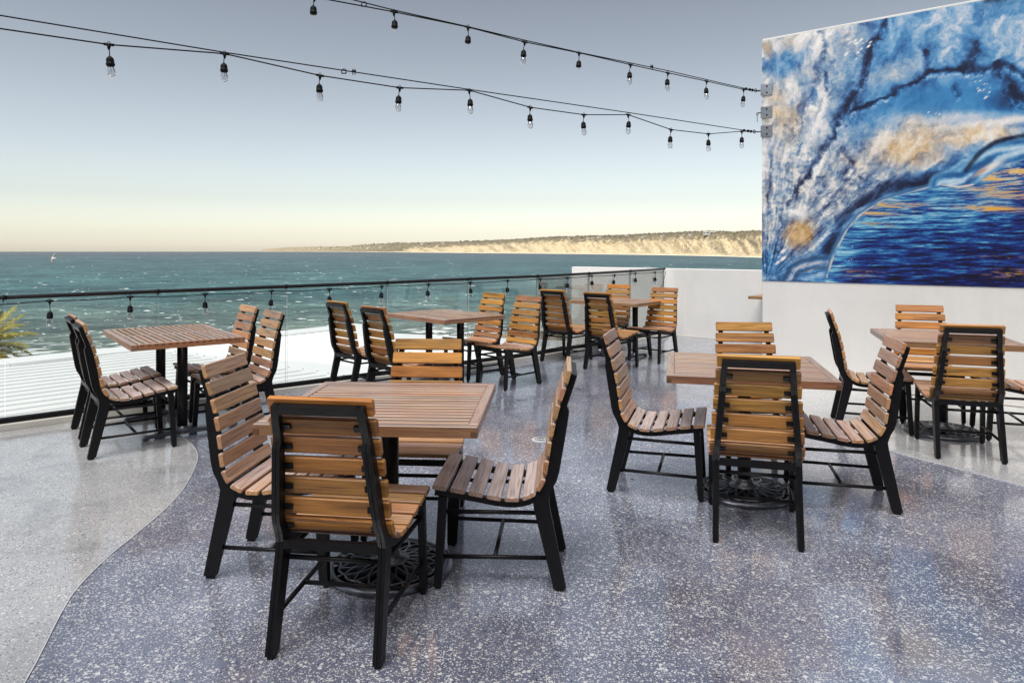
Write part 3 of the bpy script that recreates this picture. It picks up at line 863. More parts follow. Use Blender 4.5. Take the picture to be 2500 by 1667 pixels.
for c, (x, y, t, ws, wb, lab, grp) in zip(chairs, CH):
    c.location = (x, y, 0.004 if (x < -2.0 or x > 2.7) else 0.0); c.rotation_euler = (0, 0, R(t))
    tag(c, lab, 'chair', grp)
    sl = [o for o in allkids[c] if o.name.split('.')[0] == 'slat']
    sl.sort(key=lambda o: -o.location.z if o.location.y < -0.13 else o.location.y)
    for i, o in enumerate(sorted(sl, key=lambda o: (o.location.y > -0.14, -o.location.z if o.location.y <= -0.14 else o.location.y))):
        o['wear'] = min(1.5, max(0.0, (wb if i < 7 else ws) + random.uniform(-0.12, 0.12)))

# ------------------------------------------------------------------ tables
TT, TH_T = 0.75, 0.044


def slat_piece(L, W, H=TH_T - 0.008):
    me = MB().cbox((-L / 2, -W / 2, -H), (L / 2, W / 2, 0), 0.0022).mesh('slat', M['table_teak'])
    return me


def col_and_round_base(root):
    MB().lathe([(0.040, 0.055), (0.0385, 0.075), (0.0385, 0.69)], 20).build('column', M['black_steel'], root)
    mb = MB()
    mb.cbox((-0.24, -0.03, 0.685), (0.24, 0.03, 0.7055), 0.003); mb.cbox((-0.03, -0.24, 0.684), (0.03, 0.24, 0.7045), 0.003)
    mb.build('top_bracket', M['black_steel'], root)
    b = MB()
    b.lathe([(0.243, 0.016), (0.250, 0.026), (0.262, 0.027), (0.276, 0.020), (0.281, 0.008), (0.281, 0.004), (0.255, 0.004), (0.243, 0.016)], 56)
    b.lathe([(0.005, 0.02), (0.085, 0.036), (0.088, 0.044), (0.070, 0.052), (0.052, 0.060), (0.044, 0.078), (0.038, 0.085), (0.005, 0.086)], 32)
    zr = lambda r: float(np.interp(r, [0.08, 0.17, 0.245], [0.040, 0.032, 0.022]))
    def bar(r0, a0, r1, a1, w0, w1):
        pts = []
        for j in range(4):
            t = j / 3; r = r0 + (r1 - r0) * t; a = a0 + (a1 - a0) * (t * t * (3 - 2 * t))
            pts.append((r * math.cos(a), r * math.sin(a), zr(r), w0 + (w1 - w0) * t, a))
        rings = []
        for x, y, z, w, a in pts:
            tx, ty = -math.sin(a), math.cos(a)
            rings.append([(x - tx * w, y - ty * w, z - 0.012), (x + tx * w, y + ty * w, z - 0.012), (x + tx * w * 0.6, y + ty * w * 0.6, z + 0.003), (x - tx * w * 0.6, y - ty * w * 0.6, z + 0.003)])
        b.loft(rings)
    N = 18
    for i in range(N):
        a = 2 * math.pi * i / N; da = math.pi / N
        bar(0.082, a, 0.160, a + da * 0.80, 0.0080, 0.0068); bar(0.082, a, 0.160, a - da * 0.80, 0.0080, 0.0068)
        bar(0.155, a + da, 0.222, a + 0.1 * da, 0.0075, 0.0065); bar(0.155, a + da, 0.222, a + 1.9 * da, 0.0075, 0.0065)
    ring = []
    for k in range(57):                        # scalloped inner rim
        a = 2 * math.pi * k / 56; r = 0.221 + 0.006 * math.cos(a * 14)
        ring.append((r * math.cos(a), r * math.sin(a), 0.024))
    b.tube(ring, 0.0058, 6)
    for i in range(14):
        a = 2 * math.pi * (i + 0.5) / 14
        b.tube([(0.222 * math.cos(a), 0.222 * math.sin(a), 0.024), (0.25 * math.cos(a), 0.25 * math.sin(a), 0.022)], 0.006, 6)
    for i in range(4):
        a = math.pi / 4 + i * math.pi / 2
        b.lathe([(0.016, 0.0), (0.016, 0.014)], 10, Matrix.Translation((0.245 * math.cos(a), 0.245 * math.sin(a), 0)))
    o = b.build('base', M['cast_iron'], root); fix_normals(o.data)


def square_table():
    root = empty('square_table')
    s = 0.885; rim = 0.040; n = 17
    inner = s - 2 * rim
    pitch = s / (n + 0.0)
    # boards run along x; the first and last are the front and rear edge boards
    full = slat_piece(s, pitch - 0.007, TH_T)
    mid = slat_piece(s - 2 * rim - 0.001, pitch - 0.018, TH_T - 0.008)
    for i in range(n):
        y = -s / 2 + pitch * (i + 0.5)
        endb = i in (0, n - 1)
        o = place('slat', full if endb else mid, root, (0, y + (-0.0035 if i == 0 else 0.0035 if i == n - 1 else 0), TT if endb else TT - 0.001)); o['wear'] = 0.5 + random.uniform(-.25, .3) if not endb else 0.4
    e = slat_piece(s - 2 * (pitch - 0.0035) - 0.001, rim, TH_T)
    for sg in (-1, 1):
        o = place('edge_board', e, root, (sg * (s / 2 - rim / 2), 0, TT + 0.0006)); o.rotation_euler = (0, 0, R(90)); o['wear'] = 0.6
        for sy in (-1, 1):
            MB().box((-0.013, -0.0015, -0.012), (0.013, 0.0015, 0.012)).build('finger_joint', M['end_grain'], root).location = (sg * (s / 2 - 0.0135), sy * (s / 2 - 0.0005), TT - TH_T + 0.0135)
    MB().cbox((-0.30, -0.37, TT - TH_T - 0.001), (-0.25, 0.37, TT - 0.014), 0.002).build('batten', M['table_teak'], root)
    MB().cbox((0.25, -0.37, TT - TH_T - 0.001), (0.30, 0.37, TT - 0.014), 0.002).build('batten', M['table_teak'], root)
    col_and_round_base(root)
    return root


def long_table(L):
    root = empty('long_table')
    W = 0.79; n = 17; rim = 0.038; pitch = W / n
    full = slat_piece(L, pitch - 0.005, TH_T)
    midb = 0.034
    hl = L / 2 - rim - midb / 2
    short = slat_piece(hl - 0.001, pitch - 0.017, TH_T - 0.008)
    for i in range(n):
        x = -W / 2 + pitch * (i + 0.5)
        if i in (0, n - 1):
            o = place('slat', full, root, (x + (-0.0025 if i == 0 else 0.0025), 0, TT)); o.rotation_euler = (0, 0, R(90)); o['wear'] = 0.7
            continue
        for sg in (-1, 1):
            o = place('slat', short, root, (x, sg * (midb / 2 + hl / 2), TT - 0.001)); o.rotation_euler = (0, 0, R(90)); o['wear'] = 0.65 + random.uniform(-.25, .25)
    e = slat_piece(W - 2 * pitch + 0.003, rim, TH_T)
    for sg in (-1, 1):
        o = place('edge_board', e, root, (0, sg * (L / 2 - rim / 2), TT + 0.0006)); o['wear'] = 0.45
        fj = MB().box((-0.0125, -0.0012, -0.008), (0.0125, 0.0012, 0.0)).mesh('finger_joint', M['end_grain'])
        for i in range(1, n - 1):
            place('finger_joint', fj, root, (-W / 2 + pitch * (i + 0.5), sg * (L / 2 - 0.0002), TT - 0.006))
    o = place('edge_board', slat_piece(W - 2 * pitch + 0.003, midb, TH_T - 0.012), root, (0, 0, TT - 0.0012)); o['wear'] = 0.7
    for sg in (-1, 1):
        yc = sg * (L / 2 - 0.25)
        MB().lathe([(0.0375, 0.045), (0.0375, 0.69)], 20, Matrix.Translation((0, yc, 0))).build('column', M['black_steel'], root)
        mb = MB(); mb.cbox((-0.27, yc - 0.035, 0.684), (0.27, yc + 0.035, 0.7055), 0.004); mb.build('top_bracket', M['black_steel'], root)
        f = MB()
        f.loft([[(x, yc - w, z0), (x, yc + w, z0), (x, yc + w * 0.75, z1), (x, yc - w * 0.75, z1)] for x, w, z0, z1 in
                ((-0.275, .020, .002, .016), (-0.262, .026, .012, .032), (-0.15, .028, .014, .042), (-0.05, .032, .016, .052), (0, .036, .016, .056), (0.05, .032, .016, .052), (0.15, .028, .014, .042), (0.262, .026, .012, .032), (0.275, .020, .002, .016))])
        f.lathe([(0.055, 0.03), (0.055, 0.05), (0.042, 0.062), (0.0385, 0.075)], 20, Matrix.Translation((0, yc, 0)))
        for sx in (-1, 1): f.lathe([(0.014, 0.0), (0.014, 0.014)], 8, Matrix.Translation((sx * 0.245, yc, 0)))
        o = f.build('foot', M['cast_iron'], root); fix_normals(o.data)
    return root


def kid_map(root):
    d = {}
    for o in bpy.data.objects:
        if o.parent: d.setdefault(o.parent, []).append(o)
    def walk(o, out):
        out[o] = d.get(o, [])
        for c in out[o]: walk(c, out)
    out = {}; walk(root, out); return out


sq = square_table(); sqk = kid_map(sq)
lt = long_table(1.24); ltk = kid_map(lt)
ls = long_table(1.05); lsk = kid_map(ls)
SQ = [(-0.550, 3.155, -3.2, 0, 'square slatted teak table on a round pierced iron base, nearest to the viewer'),
      (1.373, 4.134, -13.3, 0, 'square slatted teak table on a round pierced iron base, right of centre'),
      (3.368, 5.473, -18.8, 0.004, 'square slatted teak table in front of the mural wall, at the right'),
      (4.09, 10.34, -38.5, 0, 'teak table of which only one corner shows behind the edge of the mural wall')]
LT = [(-2.770, 5.680, 38.3, 0.004, 'long slatted teak table at the left beside the glass railing')]
LS = [(-0.717, 7.404, 42.5, 0, 'long slatted teak table in the middle beside the glass railing'),
      (1.421, 9.427, 49.0, 0, 'long slatted teak table furthest away near the white parapet')]
for lst, pr, km, grp in ((SQ, sq, sqk, 'square teak tables'), (LT, lt, ltk, 'long teak tables by the glass'), (LS, ls, lsk, 'long teak tables by the glass')):
    for i, (x, y, t, z, lab) in enumerate(lst):
        o = pr if i == 0 else copy_tree(pr, None, km)
        o.location = (x, y, z); o.rotation_euler = (0, 0, R(t)); tag(o, lab, 'table', grp)

# ------------------------------------------------------------------ light strings
def lamp_meshes():
    s = MB()
    s.lathe([(0.004, 0.0), (0.009, -0.004), (0.019, -0.014), (0.0215, -0.026), (0.0215, -0.042), (0.0245, -0.044), (0.0245, -0.050), (0.021, -0.060), (0.019, -0.062)], 14)
    so = s.mesh('lamp_socket', M['rubber'])
    b = MB(); b.lathe([(0.0145, -0.060), (0.0165, -0.068), (0.0215, -0.082), (0.0245, -0.096), (0.0240, -0.108), (0.0195, -0.118), (0.0105, -0.1235), (0.001, -0.1245)], 16)
    bo = b.mesh('bulb', M['bulb_glass'])
    f = MB(); f.tube([(0.0, 0, -0.062), (0.0, 0, -0.084)], 0.0016, 5); f.tube([(-0.006, 0, -0.090), (-0.003, 0, -0.084), (0.003, 0, -0.084), (0.006, 0, -0.090)], 0.0010, 4)
    fo = f.mesh('filament', M['filament'])
    g = MB(); g.lathe([(0.010, -0.060), (0.010, -0.070), (0.004, -0.075), (0.002, -0.083)], 8)
    return so, bo, fo, g.mesh('broken_stub', M['bulb_glass'])


SOCK, BULB, FIL, STUB = lamp_meshes()


def light_string(name, label, tees, ends, drops, broken=(), r=0.0045, sag=0.0, slack=None):
    o0 = Vector(tees[0])
    root = empty(name, o0); tag(root, label, 'string lights')
    pts = [Vector(ends[0])] + [Vector(t) for t in tees] + [Vector(ends[1])]
    path = []
    for i in range(len(pts) - 1):
        a, b = pts[i], pts[i + 1]
        for j in range(8):
            t = j / 8; q = a.lerp(b, t); q.z -= sag * (b - a).length * 4 * t * (1 - t); path.append(q - o0)
    path.append(pts[-1] - o0)
    MB().tube(path, r, 6).build('cord', M['rubber'], root)
    for i, t in enumerate(tees):
        t = Vector(t) - o0
        d = (pts[i + 2] - pts[i]).normalized()
        drop, lean = drops[i]
        tee = MB()
        tee.tube([t - d * 0.028, t - d * 0.027, t + d * 0.027, t + d * 0.028], [0.006, 0.0085, 0.0085, 0.006], 8)
        tee.lathe([(0.012, 0.0), (0.010, -0.014), (0.0055, -0.030), (0.004, -0.032)], 8, Matrix.Translation(t))
        tee.tube([t + Vector((math.cos(q) * 0.008 * 1, 0, 0.010 + math.sin(q) * 0.008)) for q in [k * math.pi / 4 for k in range(9)]], 0.002, 5)
        lo = t + Vector((lean[0], lean[1], -0.030 - drop))
        tee.tube([t + Vector((0, 0, -0.028)), t.lerp(lo, 0.5) + Vector((lean[0] * 0.3, lean[1] * 0.3, -0.004)), lo], 0.003, 6)
        tee.build('tee_fitting', M['rubber'], root)
        s = place('lamp_socket', SOCK, root, lo)
        s.rotation_euler = (random.uniform(-.07, .07), random.uniform(-.10, .10) - lean[0] * 2, random.uniform(0, 6))
        if i in broken: place('broken_stub', STUB, s)
        else:
            place('bulb', BULB, s); place('filament', FIL, s)
    return root


def along(u, A, d):
    """distance along the wire at which it stands at photo column u"""
    k = (u - 1250) / FPX
    return (A.x - k * A.y) / (-d.x + k * d.y)


def wire_point(u, v, A, d):
    t = along(u, A, d); y = A.y + d.y * t
    return pix(u, v, y)


SX = 2500 / 2352
A1 = Vector((2.755, 7.80)); D1 = Vector((-0.81, -0.58)).normalized()
A2 = Vector((2.755, 7.80)); D2 = Vector((-0.79, -0.613)).normalized()
t1 = [(250, 103), (516, 124), (735, 174), (918, 202), (1078, 208), (1218, 247), (1341, 264), (1443, 264), (1541, 298), (1627, 308), (1704, 302)]
tees1 = [wire_point(u * SX, v * SX, A1, D1) for u, v in t1]
cable1 = [(-900, -72), (0, 36), (516, 121), (1078, 206), (1443, 259), (1704, 299), (1735, 303)]
c1 = [wire_point(u * SX, v * SX, A1, D1) for u, v in cable1[1:]]
_d = (c1[0] - c1[2]).normalized(); far1 = c1[0] + _d * ((c1[0].y + 3.0) / -_d.y)
t2 = [(722, -6), (905, 28), (1075, 63), (1205, 97), (1330, 122), (1448, 149), (1534, 168), (1623, 187), (1708, 206)]
tees2 = [wire_point(u * SX, v * SX, A2, D2) for u, v in t2]
cable2 = [(722, -22), (905, 24), (1075, 62), (1205, 93), (1330, 121), (1534, 163), (1708, 203), (1738, 209)]
c2 = [wire_point(u * SX, v * SX, A2, D2) for u, v in cable2]
_d = (c2[0] - c2[2]).normalized(); far2 = c2[0] + _d * ((c2[0].y + 3.0) / -_d.y)
first1 = tees1[0] + (far1 - c1[0]).normalized() * 0.6 + Vector((0, 0, 0.005))
end1 = far1 + Vector((0, 0, -0.1)); end2 = far2 + Vector((0, 0, -0.1))
rnd = lambda k: [(0.030 + random.uniform(-.006, .008), (random.uniform(-.008, .008), random.uniform(-.008, .008))) for _ in range(k)]
more1 = [tees1[0].lerp(end1, q) for q in (0.085, 0.17)]
light_string('light_string', 'lower overhead string of clear bulbs hanging on black cord from the mural wall', more1[::-1] + tees1, (end1, c1[-1]), rnd(len(tees1) + 2))
light_string('light_string', 'upper overhead string of bulbs, several of them broken, running to the mural wall', tees2, (end2, c2[-1]), rnd(len(tees2)), broken=(0, 1, 2, 4))
for nm, pts, far, lab, hw in (('support_cable', c1, far1, 'taut black steel cable carrying the lower string of bulbs', [(790, 160), (813, 164)]),
                              ('support_cable', c2, far2, 'taut black steel cable carrying the upper string of bulbs', [(836, 6), (1497, 153)])):
    o0 = pts[-1]
    root = empty(nm, o0); tag(root, lab, 'cable', 'overhead support cables')
    MB().tube([p - o0 for p in [far] + pts], 0.0042, 6).build('wire', M['rubber'], root)
    A_, D_ = (A1, D1) if lab.find('lower') > 0 else (A2, D2)
    # shackle and wire clips
    e = pts[-1] - o0; d = (pts[-2] - pts[-1]).normalized()
    MB().tube([e + d * 0.02 + Vector((0, 0, 0.018 * math.sin(q))) + d * 0.02 * math.cos(q) for q in [k * math.pi / 6 for k in range(13)]], 0.0045, 6).build('shackle', M['rubber'], root)
    MB().tube([e - d * 0.05, e + d * 0.01], 0.006, 6).build('turnbuckle', M['rubber'], root)
    for k, s in enumerate((0.08, 0.13, 0.2)):
        MB().box((-0.010, -0.007, -0.016), (0.010, 0.007, 0.012), Matrix.Translation(e + d * s)).build('wire_clip', M['rubber'], root)
    for (u, v) in hw:
        P = wire_point(u * SX, v * SX, A_, D_) - o0
        m_ = MB()
        if v == 160 or v == 6: m_.tube([P + Vector((0.017 * math.cos(q), 0, -0.014 + 0.017 * math.sin(q))) for q in [R(-50) + k * R(280) / 10 for k in range(11)]], 0.0035, 6); m_.tube([P + Vector((-.018, 0, -.028)), P + Vector((.018, 0, -.028))], 0.004, 6)
        else:
            for q in (-0.008, 0.008): m_.tube([P + Vector((q, 0, 0.016)), P + Vector((q, 0, -0.026))], 0.0035, 6)
            m_.box(P + Vector((-.014, -.006, -.008)), P + Vector((.014, .006, .006)))
        m_.build('wire_clip', M['rubber'], root)
# unused hook on the middle plate
P = wallM @ Vector((-0.05, -0.012, 2.955))
hk = empty('hanging_hook', P); tag(hk, 'small black shackle and hook hanging from the middle wall plate', 'hook')
MB().tube([(0.010 * math.cos(q), 0, -0.012 + 0.014 * math.sin(q)) for q in [k * math.pi / 5 for k in range(11)]], 0.0035, 6).build('shackle', M['rubber'], hk)
MB().tube([(0, 0, -0.026), (0, 0, -0.10)], 0.0032, 6).build('shank', M['rubber'], hk)

# the string under the top rail
us = [121, 317, 500, 662, 803, 931, 1045, 1147, 1238, 1318, 1385, 1443.5, 1499, 1550, 1598]


def rail_at(u):
    k = (u - 1250) / FPX
    for i in range(len(RAIL) - 1):
        A, B = Vector(RAIL[i]), Vector(RAIL[i + 1])
        d = B - A
        den = d.x - k * d.y
        t = (k * A.y - A.x) / den
        if -1e-6 <= t <= 1: 
            n2 = Vector((d.y, -d.x, 0)).normalized()
            return A + d * t, n2
    return Vector(RAIL[-1]), Vector((1, 0, 0))


teesR, dropsR = [], []
for i, u in enumerate(us):
    P, n2 = rail_at(u)
    teesR.append(P + n2 * 0.012 + Vector((0, 0, -0.036 - random.uniform(0, .012))))
    dropsR.append((0.045 + random.uniform(-.01, .012), (random.uniform(-.018, .004), random.uniform(-.012, .012))))
stR = Vector(RAIL[0]) + Vector((0.02, -0.02, -0.04)); enR = Vector(RAIL[-1]) + Vector((0.02, -0.03, -0.05))
sr = light_string('light_string', 'string of small clear bulbs hanging under the dark top rail of the glass railing', teesR, (stR, enR), dropsR, r=0.004, sag=0.012)
o0 = Vector(sr.location)
for u in (8, 386, 698, 946, 1148, 1313, 1438, 1540):
    P, n2 = rail_at(u)
    MB().tube([P - o0 + Vector((0, 0, 0)) + n2 * 0.03 * math.cos(q) + Vector((0, 0, 0.03 * math.sin(q) - 0.008)) for q in [k * math.pi / 5 for k in range(11)]], 0.0028, 5).build('cable_tie', M['rubber'], sr)
MB().tube([enR - o0, enR - o0 + Vector((-.05, -.02, -.2)), enR - o0 + Vector((-.2, -.12, -.55)), enR - o0 + Vector((-.3, -.2, -1.0))], 0.004, 6).build('cord', M['rubber'], sr)

# ------------------------------------------------------------------ small things on the floor
dr = empty('floor_drain', (0.222, 5.27, 0.0)); tag(dr, 'small round patterned metal drain set in the floor behind the nearest table', 'drain')
MB().lathe([(0.075, 0.0005), (0.075, 0.004), (0.066, 0.005)], 28).build('plate', M['divider'], dr)
for r_ in (0.018, 0.034, 0.050):
    MB().tube([(r_ * math.cos(q), r_ * math.sin(q), 0.0052) for q in [k * math.pi / 12 for k in range(22)]], 0.0022, 5).build('slot', M['rubber'], dr)

lm = MB(); rl_ = random.Random(3)
for _ in range(46):
    if rl_.random() < 0.72: x, y = -2.45 + rl_.gauss(0, .32), 6.05 + rl_.gauss(0, .28)
    else: x, y = rl_.uniform(-3.2, 1.2), rl_.uniform(2.6, 7.2)
    q = rl_.uniform(0, 6.28); s = rl_.uniform(.008, .022); h = 0.006
    c_, s_ = math.cos(q), math.sin(q)
    pts = [(-s, 0, 0.001), (0, -s * .35, 0.004 + s * .2), (s, 0, 0.002 + s * .15), (0, s * .35, 0.003)]
    lm.add([(x + a * c_ - b * s_, y + a * s_ + b * c_, h + z) for a, b, z in pts], [(0, 1, 2, 3)])
lo_ = lm.build('fallen_leaves', plain('dry_leaf', (0.06, 0.045, 0.03), 0.8)); tag(lo_, 'scattered dry leaves and grit on the floor by the glass', 'leaves', kind='stuff')

# ------------------------------------------------------------------ the lower building with its white ribbed roof
ZR = -1.0
lb = empty('lower_building', (-4, 14, ZR)); tag(lb, 'white ribbed roof of the lower building outside the glass', 'roof')
lo0 = Vector(lb.location)
rp = [(-30, 1), (-6.8, 3.42)] + offset_curve(RAIL, 0.09)[1:] + [(3.1, 15.2), (2.6, 17.6), (1.3, 18.1), (-3.3, 19.7), (-5.05, 22.4), (-11.1, 15.1), (-30, -7)]
mb = prism(MB(), rp, -9.0, ZR); mb.v = [tuple(Vector(p) - lo0) for p in mb.v]
o = mb.build('roof_deck', M['white_roof'], lb); fix_normals(o.data)
# parapet cap along the far edges
cap = [(-30, -7), (-11.1, 15.1), (-5.05, 22.4), (-3.3, 19.7), (1.3, 18.1), (2.6, 17.6)]
mb = MB()
for i in range(len(cap) - 1):
    a, b = Vector(cap[i]), Vector(cap[i + 1]); t = (b - a).normalized(); nn = Vector((t.y, -t.x)) * 0.9
    prism(mb, [tuple(a), tuple(b), tuple(b + nn), tuple(a + nn)], ZR - 0.2, ZR + 0.06 + 0.004 * i)
mb.v = [tuple(Vector(p) - lo0) for p in mb.v]
o = mb.build('roof_edge', M['white_roof'], lb); fix_normals(o.data)
# ribs: bent sheet ridges that run with the railing
rd = Vector((0.70, 0.714)); rn = Vector((-0.714, 0.70))
base_pt = Vector((-4.04, 5.57)) + rn * 0.6
poly2 = [Vector(p) for p in rp]
def inside(P):
    c = False; n_ = len(poly2); j = n_ - 1
    for i in range(n_):
        a, b = poly2[i], poly2[j]
        if (a.y > P.y) != (b.y > P.y) and P.x < (b.x - a.x) * (P.y - a.y) / (b.y - a.y) + a.x: c = not c
        j = i
    return c
mb = MB(); mscr = MB(); mseam = MB()
for k in range(40):
    off = base_pt + rn * (0.40 * k)
    # the rib stops at the hip line
    q0, q1 = None, None
    s = -22.0
    while s < 22:
        P = off + rd * s
        ok = inside(P) and inside(P + rn * 0.45) and inside(P - rn * 0.4) and inside(P + rd * 0.4)
        hip = (P - Vector((-7.6, 16.3))).dot(Vector((0.55, 0.835))) < 0
        if ok and hip:
            if q0 is None: q0 = s
            q1 = s
        s += 0.1
    if q0 is None or q1 - q0 < 0.4: continue
    rings = []
    for s in (q0, q1):
        P = off + rd * s
        rings.append([(P.x - rn.x * w - lo0.x, P.y - rn.y * w - lo0.y, z) for w, z in ((0.060, 0.001), (0.040, 0.024), (-0.040, 0.024), (-0.060, 0.001))])
    mb.loft(rings)
    sa_, sb_ = off + rd * q0 - rn * 0.135, off + rd * q1 - rn * 0.135
    mseam.add([(p_.x + rn.x * w - lo0.x, p_.y + rn.y * w - lo0.y, z) for p_ in (sa_, sb_) for w, z in ((0.045, 0.004), (-0.045, 0.004))], [(0, 1, 3, 2)])  # grey strip paints in the shade of the panel groove
    P = off + rd * (q1 + 0.12)
    if inside(P): mscr.lathe([(0.022, 0.0), (0.022, 0.012), (0.004, 0.016)], 6, Matrix.Translation((P.x - lo0.x, P.y - lo0.y, 0)))
o = mb.build('roof_rib', M['white_roof'], lb); fix_normals(o.data); o['kind'] = 'stuff'
o = mseam.build('roof_seam_shade', plain('seam_shade', (0.56, 0.57, 0.58), 0.7), lb); fix_normals(o.data); o['kind'] = 'stuff'
o = mscr.build('roof_screw', M['steel'], lb); o['kind'] = 'stuff'
# second sheet beyond the hip, ribs turned
mb = MB(); rd2 = Vector((0.93, -0.37)).normalized(); rn2 = Vector((0.37, 0.93)).normalized()
for k in range(30):
    off = Vector((-7.6, 16.5)) + rn2 * (0.28 * k)
    q0 = q1 = None; s = -14.0
    while s < 14:
        P = off + rd2 * s
        ok = inside(P) and inside(P - rd * 0.0 + rn * 0.5) and inside(P + rd * 0.6) and (P - Vector((-7.6, 16.3))).dot(Vector((0.55, 0.835))) > 0.25
        if ok:
            if q0 is None: q0 = s
            q1 = s
        s += 0.1
    if q0 is None or q1 - q0 < 0.4: continue
    rings = []
    for s in (q0, q1):
        P = off + rd2 * s
        rings.append([(P.x - rn2.x * w - lo0.x, P.y - rn2.y * w - lo0.y, z) for w, z in ((0.07, 0.001), (0.04, 0.03), (-0.04, 0.03), (-0.07, 0.001))])
    mb.loft(rings)
o = mb.build('roof_rib', M['white_roof'], lb); fix_normals(o.data); o['kind'] = 'stuff'

# ------------------------------------------------------------------ picket fence beyond the roof
fn = empty('picket_fence', (-0.2, 36, -4.0)); tag(fn, 'black metal picket fence beyond the white roof, seen between the chairs', 'fence')
f0 = Vector(fn.location)
fpts = [Vector((-2.95, 33.2)), Vector((-0.2, 36.0)), Vector((2.95, 33.2)), Vector((7.5, 31.5))]
ztop = -2.67
pk = MB().box((-0.011, -0.011, 0), (0.011, 0.011, 1.16)).mesh('picket', M['black_steel'])
for i in range(len(fpts) - 1):
    a, b = fpts[i], fpts[i + 1]; L_ = (b - a).length
    for zz in (ztop, ztop - 1.02):
        MB().tube([Vector((a.x, a.y, zz)) - f0, Vector((b.x, b.y, zz)) - f0], 0.022, 4, False).build('rail', M['black_steel'], fn)
    for j in range(int(L_ / 0.125)):
        P = a.lerp(b, j * 0.125 / L_)
        place('picket', pk, fn, Vector((P.x, P.y, ztop - 1.16)) - f0)
    MB().box((-0.03, -0.03, 0), (0.03, 0.03, 1.4), Matrix.Translation(Vector((a.x, a.y, ztop - 1.35)) - f0)).build('post', M['black_steel'], fn)

# ------------------------------------------------------------------ land, beach, sea
SEA = -20.0
SHORE = [(-2200, -900), (-700, -160), (-300, 60), (-85, 139), (-30, 166), (10, 185), (60, 215), (160, 300), (330, 640), (470, 1100), (600, 1540), (680, 1760)]


def vegetation_mat(name, a, b, scale):
    m, n, l, p = new_mat(name)
    tc = n.new('ShaderNodeTexCoord'); t = n.new('ShaderNodeTexNoise'); t.inputs['Scale'].default_value = scale; t.inputs['Detail'].default_value = 8
    l.new(tc.outputs['Object'], t.inputs['Vector'])
    r = ramp(n, [(0.35, a), (0.65, b)]); l.new(t.outputs['Fac'], r.inputs['Fac']); l.new(r.outputs[0], p.inputs['Base Color'])
    p.inputs['Roughness'].default_value = 0.9; p.inputs['Specular IOR Level'].default_value = 0.1
    return m


M['sand'] = vegetation_mat('sand', (0.36, 0.29, 0.19), (0.45, 0.37, 0.26), 0.12)
M['grass'] = vegetation_mat('grass', (0.09, 0.11, 0.03), (0.19, 0.17, 0.06), 0.5)
sh = smooth_curve([(x, y) for x, y in SHORE], 6)
nb = MB(); ring_rows = []
offs = [(-1.0, -21.2), (0.0, SEA), (14, -19.6), (45, -18.6), (75, -17.2), (150, -15)]
for i, P in enumerate(sh):
    a = sh[max(i - 1, 0)]; b = sh[min(i + 1, len(sh) - 1)]; t = (b - a).normalized(); nn = Vector((t.y, -t.x))
    sc_ = 14 if True else 0
    ring_rows.append([(P.x + nn.x * (d if d > -1 else -14), P.y + nn.y * (d if d > -1 else -14), z) for d, z in offs])
nb.loft(ring_rows, closed=False, caps=False, smooth=True)
o = nb.build('beach', M['sand']); tag(o, kind='structure'); fix_normals(o.data)
bl = MB()
gx = [(-1.5, 26), (-2.2, 44), (8, 72), (60, 78), (120, 90), (120, 14), (8, 14)]
prism(bl, gx, -16, -7.0)
o = bl.build('bluff', M['grass']); tag(o, kind='structure'); fix_normals(o.data)

m, n, l, p = new_mat('sea_water')
geo = n.new('ShaderNodeNewGeometry'); sep = n.new('ShaderNodeSeparateXYZ'); l.new(geo.outputs['Position'], sep.inputs[0])
def noise_at(scale3, det=5, rough=0.6, dist=0.0):
    mp = n.new('ShaderNodeMapping'); mp.inputs['Scale'].default_value = scale3; mp.inputs['Rotation'].default_value = (0, 0, R(-8))
    l.new(geo.outputs['Position'], mp.inputs['Vector'])
    t = n.new('ShaderNodeTexNoise'); t.inputs['Scale'].default_value = 1; t.inputs['Detail'].default_value = det; t.inputs['Roughness'].default_value = rough; t.inputs['Distortion'].default_value = dist
    l.new(mp.outputs[0], t.inputs['Vector']); return t.outputs['Fac']
n_sw = noise_at((0.018, 0.034, 0.02), 8, 0.65); n_ch = noise_at((0.22, 0.36, 0.1), 6, 0.7); n_lg = noise_at((0.0012, 0.0035, 0.001), 5, 0.6); n_md = noise_at((0.06, 0.10, 0.04), 6, 0.7, 0.4)
near = n.new('ShaderNodeMapRange'); near.inputs['From Min'].default_value = 130; near.inputs['From Max'].default_value = 330; l.new(sep.outputs[1], near.inputs['Value'])
far = n.new('ShaderNodeMapRange'); far.inputs['From Min'].default_value = 300; far.inputs['From Max'].default_value = 3000; l.new(sep.outputs[1], far.inputs['Value'])
c0 = mix_col(n, l, near.outputs[0], (0.14, 0.175, 0.155), (0.050, 0.128, 0.138))      # sandy shallows to deep water
c0 = mix_col(n, l, far.outputs[0], c0, (0.080, 0.112, 0.132))  # greyer with distance: haze painted into the water colour
rs_ = ramp(n, [(0.32, (0.45, 0.52, 0.55)), (0.5, (1, 1, 1)), (0.70, (1.7, 1.58, 1.5))]); l.new(n_sw, rs_.inputs['Fac'])
rc_ = ramp(n, [(0.32, (0.38, 0.45, 0.48)), (0.5, (1, 1, 1)), (0.70, (1.9, 1.75, 1.65))]); l.new(n_ch, rc_.inputs['Fac'])
rm_ = ramp(n, [(0.32, (0.45, 0.52, 0.55)), (0.5, (1, 1, 1)), (0.70, (1.75, 1.6, 1.5))]); l.new(n_md, rm_.inputs['Fac'])
rg_ = ramp(n, [(0.35, (0.85, 0.86, 0.9)), (0.65, (1.15, 1.15, 1.12))]); l.new(n_lg, rg_.inputs['Fac'])
